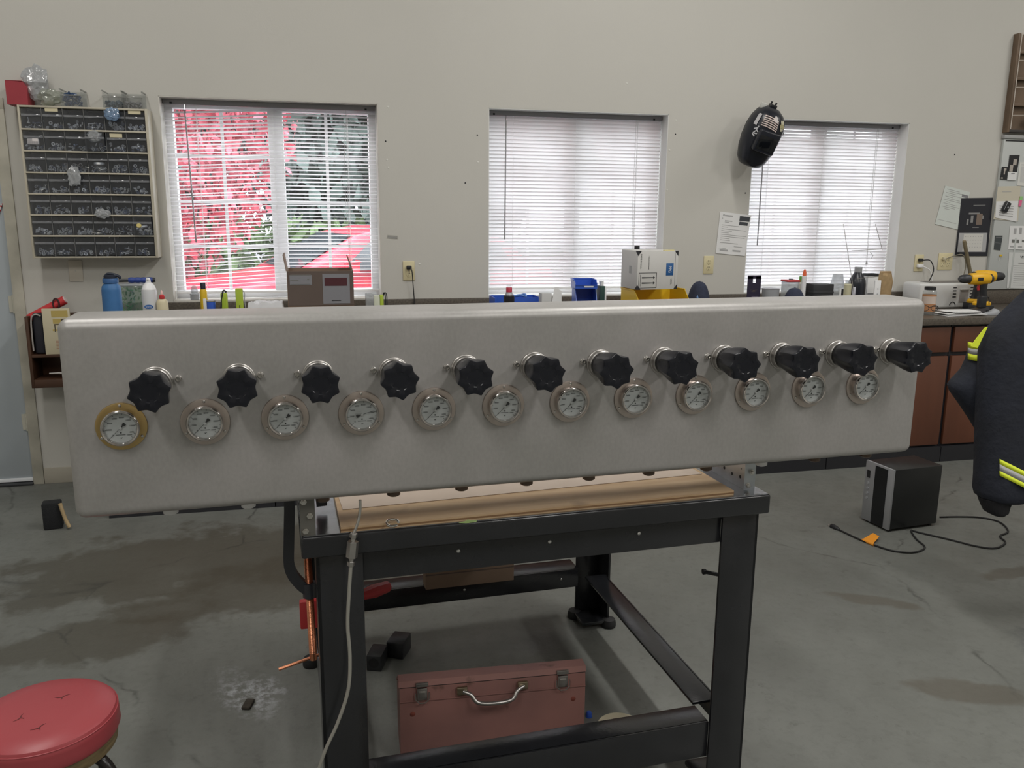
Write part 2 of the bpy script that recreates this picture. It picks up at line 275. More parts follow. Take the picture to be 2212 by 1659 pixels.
# ------------------------------------------------------------------ mesh builder
class MB:
    def __init__(s): s.v = []; s.f = []; s.mi = []; s.X = Matrix.Identity(4); s.cur = 0
    def add(s, vs, fs):
        b = len(s.v); s.v += [tuple(s.X @ Vector(p)) for p in vs]
        for f in fs: s.f.append([i+b for i in f]); s.mi.append(s.cur)
        return s
    def box(s, x0, y0, z0, x1, y1, z1, bev=0, seg=2, rot=None):
        if bev:
            bm = bmesh.new(); bmesh.ops.create_cube(bm, size=1)
            for v in bm.verts: v.co = Vector(((x0+x1)/2+v.co.x*(x1-x0), (y0+y1)/2+v.co.y*(y1-y0), (z0+z1)/2+v.co.z*(z1-z0)))
            bmesh.ops.bevel(bm, geom=list(bm.edges), offset=bev, segments=seg, profile=0.5, affect='EDGES')
            bm.verts.index_update(); vs = [v.co.copy() for v in bm.verts]; fs = [[v.index for v in f.verts] for f in bm.faces]; bm.free()
            return s.add(vs, fs)
        vs = [(x0, y0, z0), (x1, y0, z0), (x1, y1, z0), (x0, y1, z0), (x0, y0, z1), (x1, y0, z1), (x1, y1, z1), (x0, y1, z1)]
        return s.add(vs, [(0, 3, 2, 1), (4, 5, 6, 7), (0, 1, 5, 4), (1, 2, 6, 5), (2, 3, 7, 6), (3, 0, 4, 7)])
    def loft(s, rings, cap0=True, cap1=True, closed=True):
        n = len(rings[0]); vs = [p for r in rings for p in r]; fs = []
        for i in range(len(rings)-1):
            for j in range(n if closed else n-1):
                k = (j+1) % n; fs.append((i*n+j, i*n+k, (i+1)*n+k, (i+1)*n+j))
        if cap0: fs.append(list(range(n))[::-1])
        if cap1: fs.append([(len(rings)-1)*n+j for j in range(n)])
        return s.add(vs, fs)
    def lathe(s, prof, n=32, axis='z', c=(0, 0, 0), cap0=True, cap1=True):
        rings = []
        for r, h in prof:
            ring = []
            for j in range(n):
                a = 2*PI*j/n; x, y = r*math.cos(a), r*math.sin(a)
                if axis == 'z': p = (c[0]+x, c[1]+y, c[2]+h)
                elif axis == 'y': p = (c[0]+x, c[1]+h, c[2]-y)
                else: p = (c[0]+h, c[1]+x, c[2]+y)
                ring.append(p)
            rings.append(ring)
        return s.loft(rings, cap0, cap1)
    def tube(s, pts, r, n=10, closed=False, rad=None):
        P = [Vector(p) for p in pts]; m_ = len(P); T = []
        for i in range(m_):
            a = P[(i-1) % m_] if (i > 0 or closed) else P[i]; b = P[(i+1) % m_] if (i < m_-1 or closed) else P[i]
            T.append((b-a).normalized())
        u = Vector((0, 0, 1)) if abs(T[0].z) < 0.9 else Vector((1, 0, 0))
        u = (u - T[0]*u.dot(T[0])).normalized(); rings = []
        for i in range(m_):
            u = (u - T[i]*u.dot(T[i])).normalized(); w = T[i].cross(u); rr = rad[i] if rad else r
            rings.append([tuple(P[i]+u*(rr*math.cos(2*PI*j/n))+w*(rr*math.sin(2*PI*j/n))) for j in range(n)])
        if closed: rings.append(rings[0]); return s.loft(rings, False, False)
        return s.loft(rings)
    def cyl(s, p0, p1, r, n=16, r1=None): return s.tube([p0, p1], r, n, rad=[r, r if r1 is None else r1])
    def prism(s, pts, h, axis='y', o=0.0):
        """outline in the plane normal to axis, extruded from o to o+h"""
        def P(a, b, c):
            return {'y': (a, c, b), 'z': (a, b, c), 'x': (c, a, b)}[axis]
        n = len(pts); return s.add([P(a, b, o) for a, b in pts]+[P(a, b, o+h) for a, b in pts],
            [list(range(n)), [n+i for i in range(n)][::-1]]+[(i, n+i, n+(i+1) % n, (i+1) % n) for i in range(n)])
    def text(s, t, size, M4, ext=0.0004, align='CENTER'):
        cu = bpy.data.curves.new('t', 'FONT'); cu.body = t; cu.size = size; cu.extrude = ext; cu.align_x = align; cu.align_y = 'CENTER'; cu.resolution_u = 2
        o = bpy.data.objects.new('t', cu); me = bpy.data.meshes.new_from_object(o)
        vs = [M4 @ v.co for v in me.vertices]; fs = [list(p.vertices) for p in me.polygons]
        s.add(vs, fs); bpy.data.meshes.remove(me); bpy.data.objects.remove(o); bpy.data.curves.remove(cu); return s
    def mesh(s, name, mats, ang=35):
        me = bpy.data.meshes.new(name); me.from_pydata(s.v, [], s.f)
        if not isinstance(mats, (list, tuple)): mats = [mats]
        for m_ in mats: me.materials.append(m_)
        if len(mats) > 1: me.polygons.foreach_set('material_index', s.mi)
        bm = bmesh.new(); bm.from_mesh(me); bmesh.ops.recalc_face_normals(bm, faces=bm.faces); bm.to_mesh(me); bm.free()
        if ang:
            me.polygons.foreach_set('use_smooth', [True]*len(me.polygons)); me.set_sharp_from_angle(angle=math.radians(ang))
        me.update(); return me
def link(name, data, parent=None, loc=None, rot=None):
    o = bpy.data.objects.new(name, data); COL.objects.link(o)
    if parent is not None: o.parent = parent
    if loc is not None: o.location = loc
    if rot is not None: o.rotation_euler = rot
    return o
def obj(name, mb, mats, parent=None, loc=None, rot=None, ang=35, label=None):
    o = link(name, mb.mesh(name, mats, ang), parent, loc, rot)
    if label: o['label'] = label
    return o
def tag(o, label, cat, group=None):
    o['label'] = label; o['category'] = cat
    if group: o['group'] = group
    return o
def thing(name, label, cat, loc=(0, 0, 0), rotz=0.0, group=None):
    o = link(name, None, None, loc, (0, 0, rotz)); o.empty_display_size = 0.05; return tag(o, label, cat, group)
def struct(name, mb, mats, parent=None, ang=35):
    o = obj(name, mb, mats, parent, ang=ang)
    if parent is None: o['kind'] = 'structure'
    return o
def sh(name, me, parent, loc=None, rot=None): return link(name, me, parent, loc, rot)
def dup(root, loc, rotz, label, group=None):
    r = root.copy(); COL.objects.link(r); r.location = loc; r.rotation_euler = (0, 0, rotz); r['label'] = label
    if group: r['group'] = group
    for ch in list(root.children):
        c = ch.copy(); COL.objects.link(c); c.parent = r
        for g in ch.children:
            d = g.copy(); COL.objects.link(d); d.parent = c
    return r
FRONT = Matrix.Rotation(PI/2, 4, 'X')          # text laid in xy -> faces -y
def at(x, y, z, rz=0.0, base=FRONT): return Matrix.Translation((x, y, z)) @ base @ Matrix.Rotation(rz, 4, 'Z')

# ------------------------------------------------------------------ room shell
WX0, WX1, WY0 = -3.3, 7.6, -6.0
WINS = [(-0.783, 0.385), (1.031, 2.165), (2.745, 3.875)]; WZ0, WZ1 = 1.022, 2.130
DX0, DX1, DZ = -2.505, -1.592, 2.035           # door opening
TH = 0.235
b = MB(); b.box(WX0, WY0, -0.1, WX1, D+TH, 0.0); struct('floor', b, FLOORM)
b = MB(); b.box(WX0-.1, WY0-.1, CEIL, WX1+.1, D+TH, CEIL+.1); struct('ceiling', b, WPAINT)
b = MB()
b.box(WX0, D, DZ, WINS[0][0]+0, D+TH, WZ1); b.box(WX0, D, 0, DX0, D+TH, DZ); b.box(DX1, D, 0, WINS[0][0], D+TH, DZ)
b.box(WX0, D, WZ1, WX1, D+TH, CEIL); b.box(WINS[0][0], D, 0, WX1, D+TH, WZ0)
b.box(WINS[0][1], D, WZ0, WINS[1][0], D+TH, WZ1); b.box(WINS[1][1], D, WZ0, WINS[2][0], D+TH, WZ1); b.box(WINS[2][1], D, WZ0, WX1, D+TH, WZ1)
struct('wall_back', b, WALL)
b = MB(); b.box(WX0-.1, WY0, 0, WX0, D+TH, CEIL); struct('wall_left', b, WALL)
b = MB(); b.box(WX1, WY0, 0, WX1+.1, D+TH, CEIL); struct('wall_right', b, WALL)
b = MB(); b.box(WX0, WY0-.1, 0, WX1, WY0, CEIL); struct('wall_front', b, WALL)
# door
b = MB(); b.box(DX0+.004, D+.012, 0.014, DX1-.004, D+.056, DZ-.004, 0.003)
door = struct('door_1', b, DOORP)
b = MB()
for (x0, x1, z0, z1) in [(-2.36, -1.76, 0.28, 0.92), (-2.36, -1.76, 1.1, 1.82)]:
    for (a, c, e, g) in [(x0, x1, z0, z0+.012), (x0, x1, z1-.012, z1), (x0, x0+.012, z0, z1), (x1-.012, x1, z0, z1)]: b.box(a, D+.006, e, c, D+.012, g)
obj('panel_moulding', b, DOORP, door)
b = MB(); b.box(DX0+.01, D+.004, 0.016, DX1-.006, D+.0115, 0.036, .001); obj('sweep_light_line', b, mat('sweep_daylight_white', (0.85, 0.87, 0.9), 0.3), door)  # bottom strip coloured white to imitate the daylight line under the door
b = MB(); b.box(DX0, D-.03, 0.0, DX1, D+.10, 0.012, .003); obj('threshold', b, DARKGREY, door)
for hz in (0.36, 1.02, 1.74):
    b = MB(); b.cyl((DX1-.004, D+.003, hz-.05), (DX1-.004, D+.003, hz+.05), 0.008, 10); b.box(DX1-.004, D-.001, hz-.045, DX1+.016, D+.004, hz+.045); b.box(DX1-.03, D+.007, hz-.045, DX1-.004, D+.0115, hz+.045)
    for dz in (-.03, 0, .03): b.cyl((DX1-.004, D+.003, hz+dz-.002), (DX1-.004, D+.003, hz+dz+.002), 0.0095, 10)
    obj('hinge', b, mat('old_brass', (0.62, 0.60, 0.52), 0.4, 0.5), door)
b = MB()
b.box(DX1, D-.014, 0, DX1+.055, D-.0002, DZ-.0005, .002); b.box(DX0-.055, D-.014, 0, DX0, D-.0002, DZ-.0005, .002); b.box(DX0-.055, D-.014, DZ, DX1+.055, D-.0002, DZ+.055, .002)
struct('trim_1', b, CASING)
# reveals, frames, grids and panes of the three windows
for k, (x0, x1) in enumerate(WINS):
    b = MB(); y0, y1 = D+.150, D+.220; fwid = .045
    b.box(x0, y0, WZ0, x1, y1, WZ0+fwid, .004); b.box(x0, y0, WZ1-fwid, x1, y1, WZ1, .004)
    b.box(x0+.0005, y0+.0005, WZ0+fwid-.004, x0+fwid, y1-.0005, WZ1-fwid+.004, .003); b.box(x1-fwid, y0+.0005, WZ0+fwid-.004, x1-.0005, y1-.0005, WZ1-fwid+.004, .003)
    w = struct('window_%d' % (k+1), b, WHITE)
    xm = (x0+x1)/2 + .012
    b = MB(); b.box(xm-.042, y0-.004, WZ0+fwid, xm+.042, y1-.006, WZ1-fwid, .004); obj('meeting_stile', b, WHITE, w)
    for (a, c) in ((x0+fwid, xm-.042), (xm+.042, x1-fwid)):
        b = MB(); b.box(a, D+.188, WZ0+fwid, c, D+.192, WZ1-fwid); obj('pane', b, GLASS, w)
        mx = (a+c)/2
        b = MB(); b.box(mx-.009, D+.183, WZ0+fwid, mx+.009, D+.187, WZ1-fwid); obj('muntin', b, WHITE, w)
        for i in (1, 2, 3):
            z = WZ0+fwid+(WZ1-WZ0-2*fwid)*i/4
            b = MB(); b.box(a, D+.1825, z-.009, c, D+.1865, z+.009); obj('muntin', b, WHITE, w)
    b = MB(); e = .004
    b.box(x0, D+.001, WZ0, x0+e, y0, WZ1); b.box(x1-e, D+.001, WZ0, x1, y0, WZ1); b.box(x0, D+.001, WZ1-e, x1, y0, WZ1); b.box(x0, D+.001, WZ0, x1, y0, WZ0+e)
    obj('reveal', b, WPAINT if k else mat('worn_white_paint', (0.70, 0.67, 0.62), 0.5, vary=0.3, vs=12), w)
b = MB(); b.box(-1.535, D-.012, 0, -1.06, D, .09, .002); struct('baseboard_back', b, mat('base_vinyl', (0.40, 0.37, 0.31), 0.5))

# ------------------------------------------------------------------ ceiling lights
LAMPM = mat('lamp_diffuser', (0.9, 0.9, 0.88), 0.5, emit=(1.0, 0.97, 0.91, 2.0))
for i, (x, y, lw) in enumerate(LAMP_SPOTS):
    t = thing('ceiling_light', ['long white ceiling light hanging over the shop floor, nearest row, left', 'long white ceiling light hanging over the shop floor, nearest row, middle', 'long white ceiling light hanging over the shop floor, nearest row, right',
              'long white ceiling light above the red stool side of the bench', 'long white ceiling light above the steel bench', 'long white ceiling light above the hanging coat'][i], 'ceiling light', (x, y, CEIL-.30), PI/2, 'ceiling lights')
    b = MB(); b.box(-1.22, -.16, .02, 1.22, .16, .09, .01); obj('housing', b, WHITE, t)
    b = MB(); b.box(-1.20, -.14, .004, 1.20, .14, .0195, .002); obj('diffuser', b, LAMPM, t)
    for s in (-1, 1):
        b = MB(); b.cyl((s*.9, 0, .09), (s*.9, 0, .30), .004, 6); obj('hanger', b, STEEL, t)
    l = bpy.data.lights.new('tube_light', 'AREA'); l.shape = 'RECTANGLE'; l.size = 2.36; l.size_y = .26; l.energy = lw; l.color = (1.0, 0.98, 0.94)
    lo = link('tube_light', l, t, (0, 0, -.004))

# ------------------------------------------------------------------ base cabinets and worktop
CY = D-.660      # cabinet face
CT = .92
CX0, CX1 = -1.06, 5.62
b = MB(); b.box(CX0-.02, D-.690, CT-.042, CX1, D-.001, CT, .004); wt = obj('worktop', b, COUNTER); tag(wt, 'long speckled brown laminate worktop running under the windows', 'worktop')
b = MB(); b.box(CX0-.02, D-.020, CT+.0005, CX1, D-.001, 1.018, .003); obj('backsplash', b, COUNTER, wt)
UW = 0.814; n_un = 8
names = ['at the left end under the small parts drawers', 'left of the bench beneath the first window', 'behind the left half of the steel panel', 'behind the middle of the steel panel', 'beneath the middle window', 'behind the right part of the steel panel', 'just right of the long panel, beside the small black appliance', 'behind the hanging navy coat']
for i in range(n_un):
    x0 = CX0 + i*UW + .003; x1 = x0 + UW - .006
    t = thing('base_cabinet', 'orange-brown base cabinet '+names[i], 'cabinet', (x0, CY, 0), 0, 'base cabinets under the worktop'); wd = x1-x0
    b = MB(); b.box(0, .022, .10, wd, .655, CT-.0425); b.box(0, -.012, 0, wd, .655, .0995); obj('carcass', b, CABDARK, t)
    for j in (0, 1):
        a = .012+j*(wd/2); c = a+wd/2-.024
        b = MB(); b.box(a, 0, .705, c, .021, .862, .002); dr = obj('drawer', b, CABWOOD, t)
        b = MB(); b.box(a, 0, .112, c, .021, .680, .002); dd = obj('door', b, CABWOOD, t)
        k = MB(); xx = (a+c)/2; k.lathe([(.004, 0), (.005, -.012), (.012, -.018), (.013, -.024), (.006, -.028)], 12, 'y', (xx if 0 else (c-.04 if j == 0 else a+.04), 0, .785)); obj('knob', k, BLACKP, dr)

# ------------------------------------------------------------------ the steel bench
TX0, TX1, TYF, TYB, TT = .027, 1.168, 1.745, 2.87, .852
tb = thing('steel_workbench', 'heavy black steel workbench carrying the long gauge panel', 'workbench', TW(.6, 2.3, 0), PHI)
def L(b):       # bench local coords: given in panel-frame coords, shift to the empty
    return b
def TB(): q = MB(); q.X = Matrix.Translation((-.6, -2.3, 0)); return q
b = TB(); b.box(TX0, TYF, .802, TX1, TYB, TT, .006, 3); obj('bench_top', b, TSTEEL, tb)
b = TB(); b.box(TX0+.006, TYF+.006, TT-.002, TX1-.006, TYB-.006, TT+.0012); obj('top_plate', b, TTOP, tb)
lx = [(.058, .160), (1.055, 1.157)]; ly = [(1.776, 1.878), (2.72, 2.822)]
for xi, (a, c) in enumerate(lx):
    for yi, (e, g) in enumerate(ly):
        b = TB()
        yy = (e, e+.009) if yi == 0 else (g-.009, g); xx = (a, a+.009) if xi == 0 else (c-.009, c)
        b.box(a, yy[0], .03, c, yy[1], .802, .0015); b.box(xx[0], e, .03, xx[1], g, .802, .0015)
        lg = obj('leg', b, TSTEEL, tb)
        b = TB(); ox = (a if xi == 0 else c); oy = (e if yi == 0 else g); sx = 1 if xi == 0 else -1; sy = 1 if yi == 0 else -1
        b.box(min(ox, ox+sx*.11), min(oy, oy+sy*.11), .018, max(ox, ox+sx*.11), max(oy, oy+sy*.11), .03, .002)
        obj('foot_plate', b, TSTEEL, lg)
        for (px_, py_) in ((ox+sx*.0, oy+sy*.1), (ox+sx*.1, oy+sy*.0)):
            b = TB(); b.lathe([(.026, 0), (.028, .004), (.028, .016), (.024, .030), (.010, .036)], 20, 'z', (px_, py_, 0)); obj('levelling_foot', b, RUBBER, lg)
def angle_rail(name, x0, y0, x1, y1, z0, z1, th, inward):
    b = TB()
    if y0 == y1:
        b.box(x0, y0-th/2, z0, x1, y0+th/2, z1, .001); b.box(x0, min(y0, y0+inward), z1-th, x1, max(y0, y0+inward), z1, .001)
    else:
        b.box(x0-th/2, y0, z0, x0+th/2, y1, z1, .001); b.box(min(x0, x0+inward), y0, z1-th, max(x0, x0+inward), y1, z1, .001)
    return obj(name, b, TSTEEL, tb)
angle_rail('apron', .1592, 1.789, 1.0558, 1.789, .722, .8015, .008, .05)
angle_rail('apron', .1592, 2.809, 1.0558, 2.809, .722, .8015, .008, -.05)
angle_rail('apron', .071, 1.8775, .071, 2.7205, .722, .8015, .008, .05)
angle_rail('apron', 1.144, 1.8775, 1.144, 2.7205, .722, .8015, .008, -.05)
fr = angle_rail('lower_rail', .1592, 1.789, 1.0558, 1.789, .112, .214, .008, .075)
rr = angle_rail('lower_rail', .1592, 2.795, 1.0558, 2.795, .142, .214, .008, .09)
angle_rail('lower_rail', .075, 1.8775, .075, 2.7205, .142, .214, .008, .075)
angle_rail('lower_rail', 1.132, 1.8775, 1.132, 2.7205, .142, .214, .008, -.075)
bolt = MB(); bolt.lathe([(.0045, 0), (.0045, -.002), (.002, -.004)], 10, 'y')
bolt_me = bolt.mesh('rail_screw', mat('zinc', (0.62, 0.62, 0.60), 0.3, 0.8))
for (px_, py_) in ((990, 1190), (1187, 1170), (1380, 1152)):
    P = onN(px_, py_, 1.785); sh('rail_screw', bolt_me, tb, (P.dot(TV)-.6, 1.7849-2.3, P.z))
for (px_, py_) in ((1003, 1274), (1212, 1251)):
    P = onN(px_, py_, 2.791); sh('rail_screw', bolt_me, tb, (P.dot(TV)-.6, 2.7909-2.3, P.z))
P = onN(1521, 1235, 1.93); b = TB(); b.cyl((P.dot(TV), 1.93, P.z), (1.149, 1.870, P.z+.004), .0055, 10); b.lathe([(.003, -.006), (.008, -.004), (.008, .004), (.003, .006)], 12, 'x', (P.dot(TV), 1.93, P.z)); obj('slide_handle', b, BLACKP, tb)
# plywood sheet
b = MB()
rings = []
pw = [(.112, 1.752), (1.072, 1.762), (1.045, 2.76), (.118, 2.76)]
b.prism([(x-.6, y-2.3) for x, y in pw], .012, 'z', 0); pl = thing('plywood_sheet', 'oil-spotted plywood sheet lying on the steel bench', 'plywood', TW(.6, 2.3, TT+.0013), PHI)
obj('face_sheet', b, WOOD, pl)
b = MB(); b.prism([(x-.6, y-2.3) for x, y in [(.1115, 1.7515), (1.0725, 1.7615), (1.0720, 1.7680), (.1115, 1.7585)]], .004, 'z', .0035); obj('edge_ply', b, mat('ply_edge', (0.20, 0.11, 0.05), 0.6), pl)
b = MB(); b.prism([(x-.6, y-2.3) for x, y in [(.125, 1.86), (1.058, 1.90), (1.050, 2.02), (.122, 1.95)]], .0012, 'z', .0121)
obj('laminate_strip', b, mat('laminate_strip', (0.50, 0.41, 0.34), 0.5, vary=0.08, vs=8), pl)
P = onZ(848, 1133, TT+.0145)
b = MB()
rg = [(.013*math.cos(a), .013*math.sin(a), .004+.003*math.sin(a*1.0)) for a in [2*PI*i/22 for i in range(20)]]
b.tube(rg, .0028, 8); o = obj('split_ring', b, CHROME, None, P); tag(o, 'small open metal ring lying on the plywood sheet', 'ring')
P = onZ(1012, 1127, TT+.0145)
b = MB(); b.prism([(-.022, -.004), (-.004, .004), (0, .012), (.006, .005), (.020, .001), (.016, -.006), (-.006, -.008)], .0012, 'z', 0); o = obj('tape_scrap', b, mat('green_tape', (0.30, 0.42, 0.15), 0.6), None, P); tag(o, 'torn scrap of green tape on the front of the plywood', 'tape scrap')

# ------------------------------------------------------------------ support brackets on the bench
def bracket(label, x, side, loc):
    t = thing('support_bracket', label, 'bracket', loc, PHI, 'perforated brackets holding up the panel'); h = .0895
    b = MB(); b.box(0, 0, 0, .031, .003, h); obj('front_flange', b, GALV if side < 0 else mat('bracket_grey', (0.16, 0.155, 0.14), 0.4, 0.5), t)
    b = MB(); xx = 0 if side > 0 else 0; b.box(xx, .003, 0, xx+.003, .21, h); pl_ = obj('side_plate', b, GALV, t)
    hb = MB(); hb.lathe([(.0042, 0), (.0042, -.0006)], 10, 'x'); hm = hb.mesh('hole', INK)
    sb = MB(); sb.lathe([(.0018, 0), (.0018, -.0006)], 8, 'x'); sm = sb.mesh('hole', INK)
    for i in range(5): sh('hole', hm, pl_, (xx, .02+i*.04, .024 if i % 2 else .028))
    for i in range(14): sh('hole', sm, pl_, (xx, .018+(i % 7)*.026, .05+(i//7)*.02+(i % 2)*.006))
    nb = MB(); nb.lathe([(.007, 0), (.007, -.005)], 6, 'y'); nb.lathe([(.0042, -.005), (.0042, -.010)], 10, 'y'); nm = nb.mesh('nut', STEEL, 20)
    for (xx2, zz) in ((.010, .012), (.020, .046), (.008, .078)): sh('nut', nm, t, (xx2 if side > 0 else xx2*.9, 0, zz))
    return t
bracket('galvanised perforated bracket under the left part of the panel, beside the clamp', 0, 1, TW(.028, 1.752, TT+.0013))
bracket('galvanised perforated bracket at the right corner of the bench', 0, -1, TW(1.118, 1.792, TT+.0013))

# ------------------------------------------------------------------ the gauge panel
PX0, PY0, PZ0, PW, PH, PDp = -.3959, 1.710, .9433, 1.943, .3923, .150
pn = thing('gauge_panel', 'long brushed aluminium control panel with twelve gauges and twelve black knobs', 'control panel', TW(PX0, PY0, PZ0), PHI)
b = MB(); b.box(0, 0, 0, PW, PDp, PH, .020, 6); obj('enclosure', b, ALU, pn, ang=50)
# shared meshes
def ringpts(prof, n=40):
    q = MB(); q.lathe(prof, n, 'y', cap0=False, cap1=False); return q
fl = ringpts([(.030, 0), (.0465, 0), (.0468, -.001), (.0462, -.0035), (.0440, -.0042), (.0362, -.0045), (.030, -.0045)])
fl_me = fl.mesh('pressure_gauge', FLANGE); fl_g = fl.mesh('pressure_gauge', GOLD)
bz = ringpts([(.0345, -.004), (.0352, -.018), (.0348, -.0205), (.0330, -.0224), (.0305, -.0216), (.0292, -.0185), (.0290, -.012), (.0290, -.004)]); bz_me = bz.mesh('bezel', mat('polished_steel', (0.60, 0.57, 0.55), 0.16, 1.0))
q = MB(); q.lathe([(.0302, -.0125), (.0302, -.0135)], 40, 'y'); dial_me = q.mesh('dial', DIAL)
q = MB(); q.lathe([(.0302, -.0180), (.0302, -.0186)], 40, 'y'); glass_me = q.mesh('gauge_glass', GAUGEGLASS)
q = MB()
for k in range(0, 16):
    a = math.radians(225-18*k); ca, sa = math.cos(a), math.sin(a); big = k % 2 == 0 or k == 15
    r1, r2, w2 = .0285, (.0250 if big else .0266), (.0004 if big else .0003)
    q.add([(r1*ca-w2*sa, -.0138, r1*sa+w2*ca), (r1*ca+w2*sa, -.0138, r1*sa-w2*ca), (r2*ca+w2*sa, -.0138, r2*sa-w2*ca), (r2*ca-w2*sa, -.0138, r2*sa+w2*ca)], [(0, 1, 2, 3)])
    if big:
        q.text(str(k*1000), .0046 if k < 10 else .0040, at(.0205*ca, -.0138, .0205*sa), .0001)
for k in range(0, 76):
    a = math.radians(225-270*k/75); ca, sa = math.cos(a), math.sin(a); r1, r2, w2 = .0285, .0275, .00012
    q.add([(r1*ca-w2*sa, -.0138, r1*sa+w2*ca), (r1*ca+w2*sa, -.0138, r1*sa-w2*ca), (r2*ca+w2*sa, -.0138, r2*sa-w2*ca), (r2*ca-w2*sa, -.0138, r2*sa+w2*ca)], [(0, 1, 2, 3)])
q.lathe([(.0016, -.0136), (.0016, -.0139)], 12, 'y', (0, 0, -.0098))
for k in range(8): q.box(-.0085+k*.0021, -.0139, -.0145, -.0085+k*.0021+.0016, -.0137, -.0131)
q.prism([(-.002, -.0195), (0, -.0215), (.0028, -.0185), (.001, -.0190), (0, -.0202), (-.001, -.0188)], .0002, 'y', -.0139)
print_me = q.mesh('dial_print', INK, 0)
q = MB(); q.prism([(-.0004, .0), (-.0003, .0255), (.0003, .0255), (.0004, 0)], .0006, 'y', -.0160); q.prism([(-.0009, 0), (.0009, 0), (.0012, -.005), (.0032, -.0085), (.0030, -.0120), (-.0030, -.0120), (-.0032, -.0085), (-.0012, -.005)], .0006, 'y', -.0160)
needle_me = q.mesh('needle', INK, 0)
q = MB(); q.lathe([(.0026, -.0150), (.0026, -.0170), (.0015, -.0174)], 14, 'y'); hub_me = q.mesh('needle_hub', mat('hub_grey', (0.6, 0.6, 0.6), 0.4))
q = MB(); q.lathe([(.0030, -.0040), (.0030, -.0055), (.0018, -.0068)], 12, 'y'); gs_me = q.mesh('flange_screw', STEEL)
# knob: eight scallops, tapering back to the collar
q = MB(); NK = 96; rings = []
for (y, R, amp) in [(-.020, .0245, 0), (-.0235, .0262, 0), (-.026, .0275, .01), (-.040, .0305, .05), (-.055, .0335, .095), (-.072, .0365, .125), (-.090, .0385, .150), (-.0985, .0388, .160), (-.1005, .0378, .160), (-.1012, .0345, .15), (-.1012, .0200, .05), (-.1002, .0175, 0), (-.1002, .012, 0)]:
    ring = []
    for j in range(NK):
        a = 2*PI*j/NK; r = R*(1-amp*abs(math.cos(4*a))**1.15); ring.append((r*math.cos(a), y, r*math.sin(a)))
    rings.append(ring)
q.loft(rings); knob_me = q.mesh('valve_knob', KNOB, 28)
q = ringpts([(.012, 0), (.0315, 0), (.0315, -.0045), (.0300, -.0055), (.0300, -.0185), (.0285, -.0205), (.012, -.0205)]); collar_me = q.mesh('collar', STEELD)
q = MB(); q.lathe([(.0068, 0), (.0068, -.002), (.0058, -.003), (.0058, -.009), (.0048, -.0105), (.0030, -.0105), (.0028, -.0075)], 14, 'y'); scr_me = q.mesh('socket_screw', STEEL)
q = MB(); q.lathe([(.0125, 0), (.0125, -.006), (.0148, -.007), (.0148, -.016), (.0100, -.019), (.004, -.021)], 18, 'z'); cap_me = q.mesh('outlet_fitting', mat('brown_fitting', (0.12, 0.085, 0.065), 0.4, 0.6)); capw_me = q.mesh('outlet_fitting', mat('white_cap', (0.75, 0.75, 0.76), 0.5))
for i in range(12):
    gx, gz = .0985+.15215*i, .1845
    g = sh('pressure_gauge', fl_g if i == 0 else fl_me, pn, (gx, -.0001, gz))
    if i == 0: g['label'] = 'pressure gauge with a brassy yellow flange'
    nd = math.radians(225 if i != 3 else 16)
    for nm_, me_ in (('bezel', bz_me), ('dial', dial_me), ('dial_print', print_me), ('gauge_glass', glass_me), ('needle_hub', hub_me)): sh(nm_, me_, g)
    n_ = sh('needle', needle_me, g, None, (0, -(nd-PI/2), 0))
    for a in (90, 210, 330): sh('flange_screw', gs_me, g, (.0412*math.cos(math.radians(a)), 0, .0412*math.sin(math.radians(a))))
    kx, kz = .1660+.15235*i, .2675
    k = sh('valve_knob', knob_me, pn, (kx, 0, kz), (0, math.radians([10, 0, 3, 15, 5, 12, 18, 5, 20, 8, 14, 2][i]), 0))
    sh('collar', collar_me, k)
    s = 1 if i < 2 else -1
    sh('socket_screw', scr_me, pn, (kx+s*.0405, -.0001, kz+.006))
    sh('outlet_fitting', capw_me if i in (0, 1, 9) else cap_me, pn, (kx+.002, .052, .0002))
# ------------------------------------------------------------------ tube and union hanging from the panel
pts = [onN(a, c, 1.724) for a, c in [(778, 1080), (778, 1100), (775, 1122), (768, 1143), (764, 1152), (762, 1162)]]
t = thing('stainless_tube', 'bent stainless tube with a hex union hanging in front of the left bench leg', 'tube', pts[0], PHI)
def toL(P): 
    q_ = Vector(P)-pts[0]; return Vector((q_.dot(TV), q_.dot(NV), q_.z))
def smooth(P, n=6):
    out = []; P = [Vector(p) for p in P]; Q = [P[0]]+P+[P[-1]]
    for i in range(1, len(Q)-2):
        for j in range(n):
            u = j/n; a, b_, c, d = Q[i-1], Q[i], Q[i+1], Q[i+2]
            out.append(0.5*((2*b_)+(c-a)*u+(2*a-5*b_+4*c-d)*u*u+(3*b_-a-3*c+d)*u**3))
    out.append(P[-1]); return out
b = MB(); b.tube(smooth([toL(p) for p in pts]), .0032, 10); obj('upper_tube', b, STEEL, t)
U0, U1 = toL(onN(764, 1152, 1.724)), toL(onN(758, 1222, 1.724)); dv = U1-U0
def along(u): return U0+dv*u
for (u0_, u1_, r, n_, nm_) in [(0.0, .13, .0085, 6, 'nut'), (.13, .24, .0050, 12, 'neck'), (.24, .74, .0125, 6, 'union_body'), (.74, .86, .0050, 12, 'neck'), (.86, 1.0, .0085, 6, 'nut')]:
    b = MB(); b.tube([along(u0_), along(u0_+.01), along(u1_-.01), along(u1_)], r, n_, rad=[r*.9, r, r, r*.9]); obj(nm_, b, STEELD, t, ang=25)
hp = [onN(a, c, 1.722) for a, c in [(758, 1220), (754, 1280), (751, 1350), (756, 1420), (752, 1490), (730, 1560), (703, 1620), (684, 1680)]]
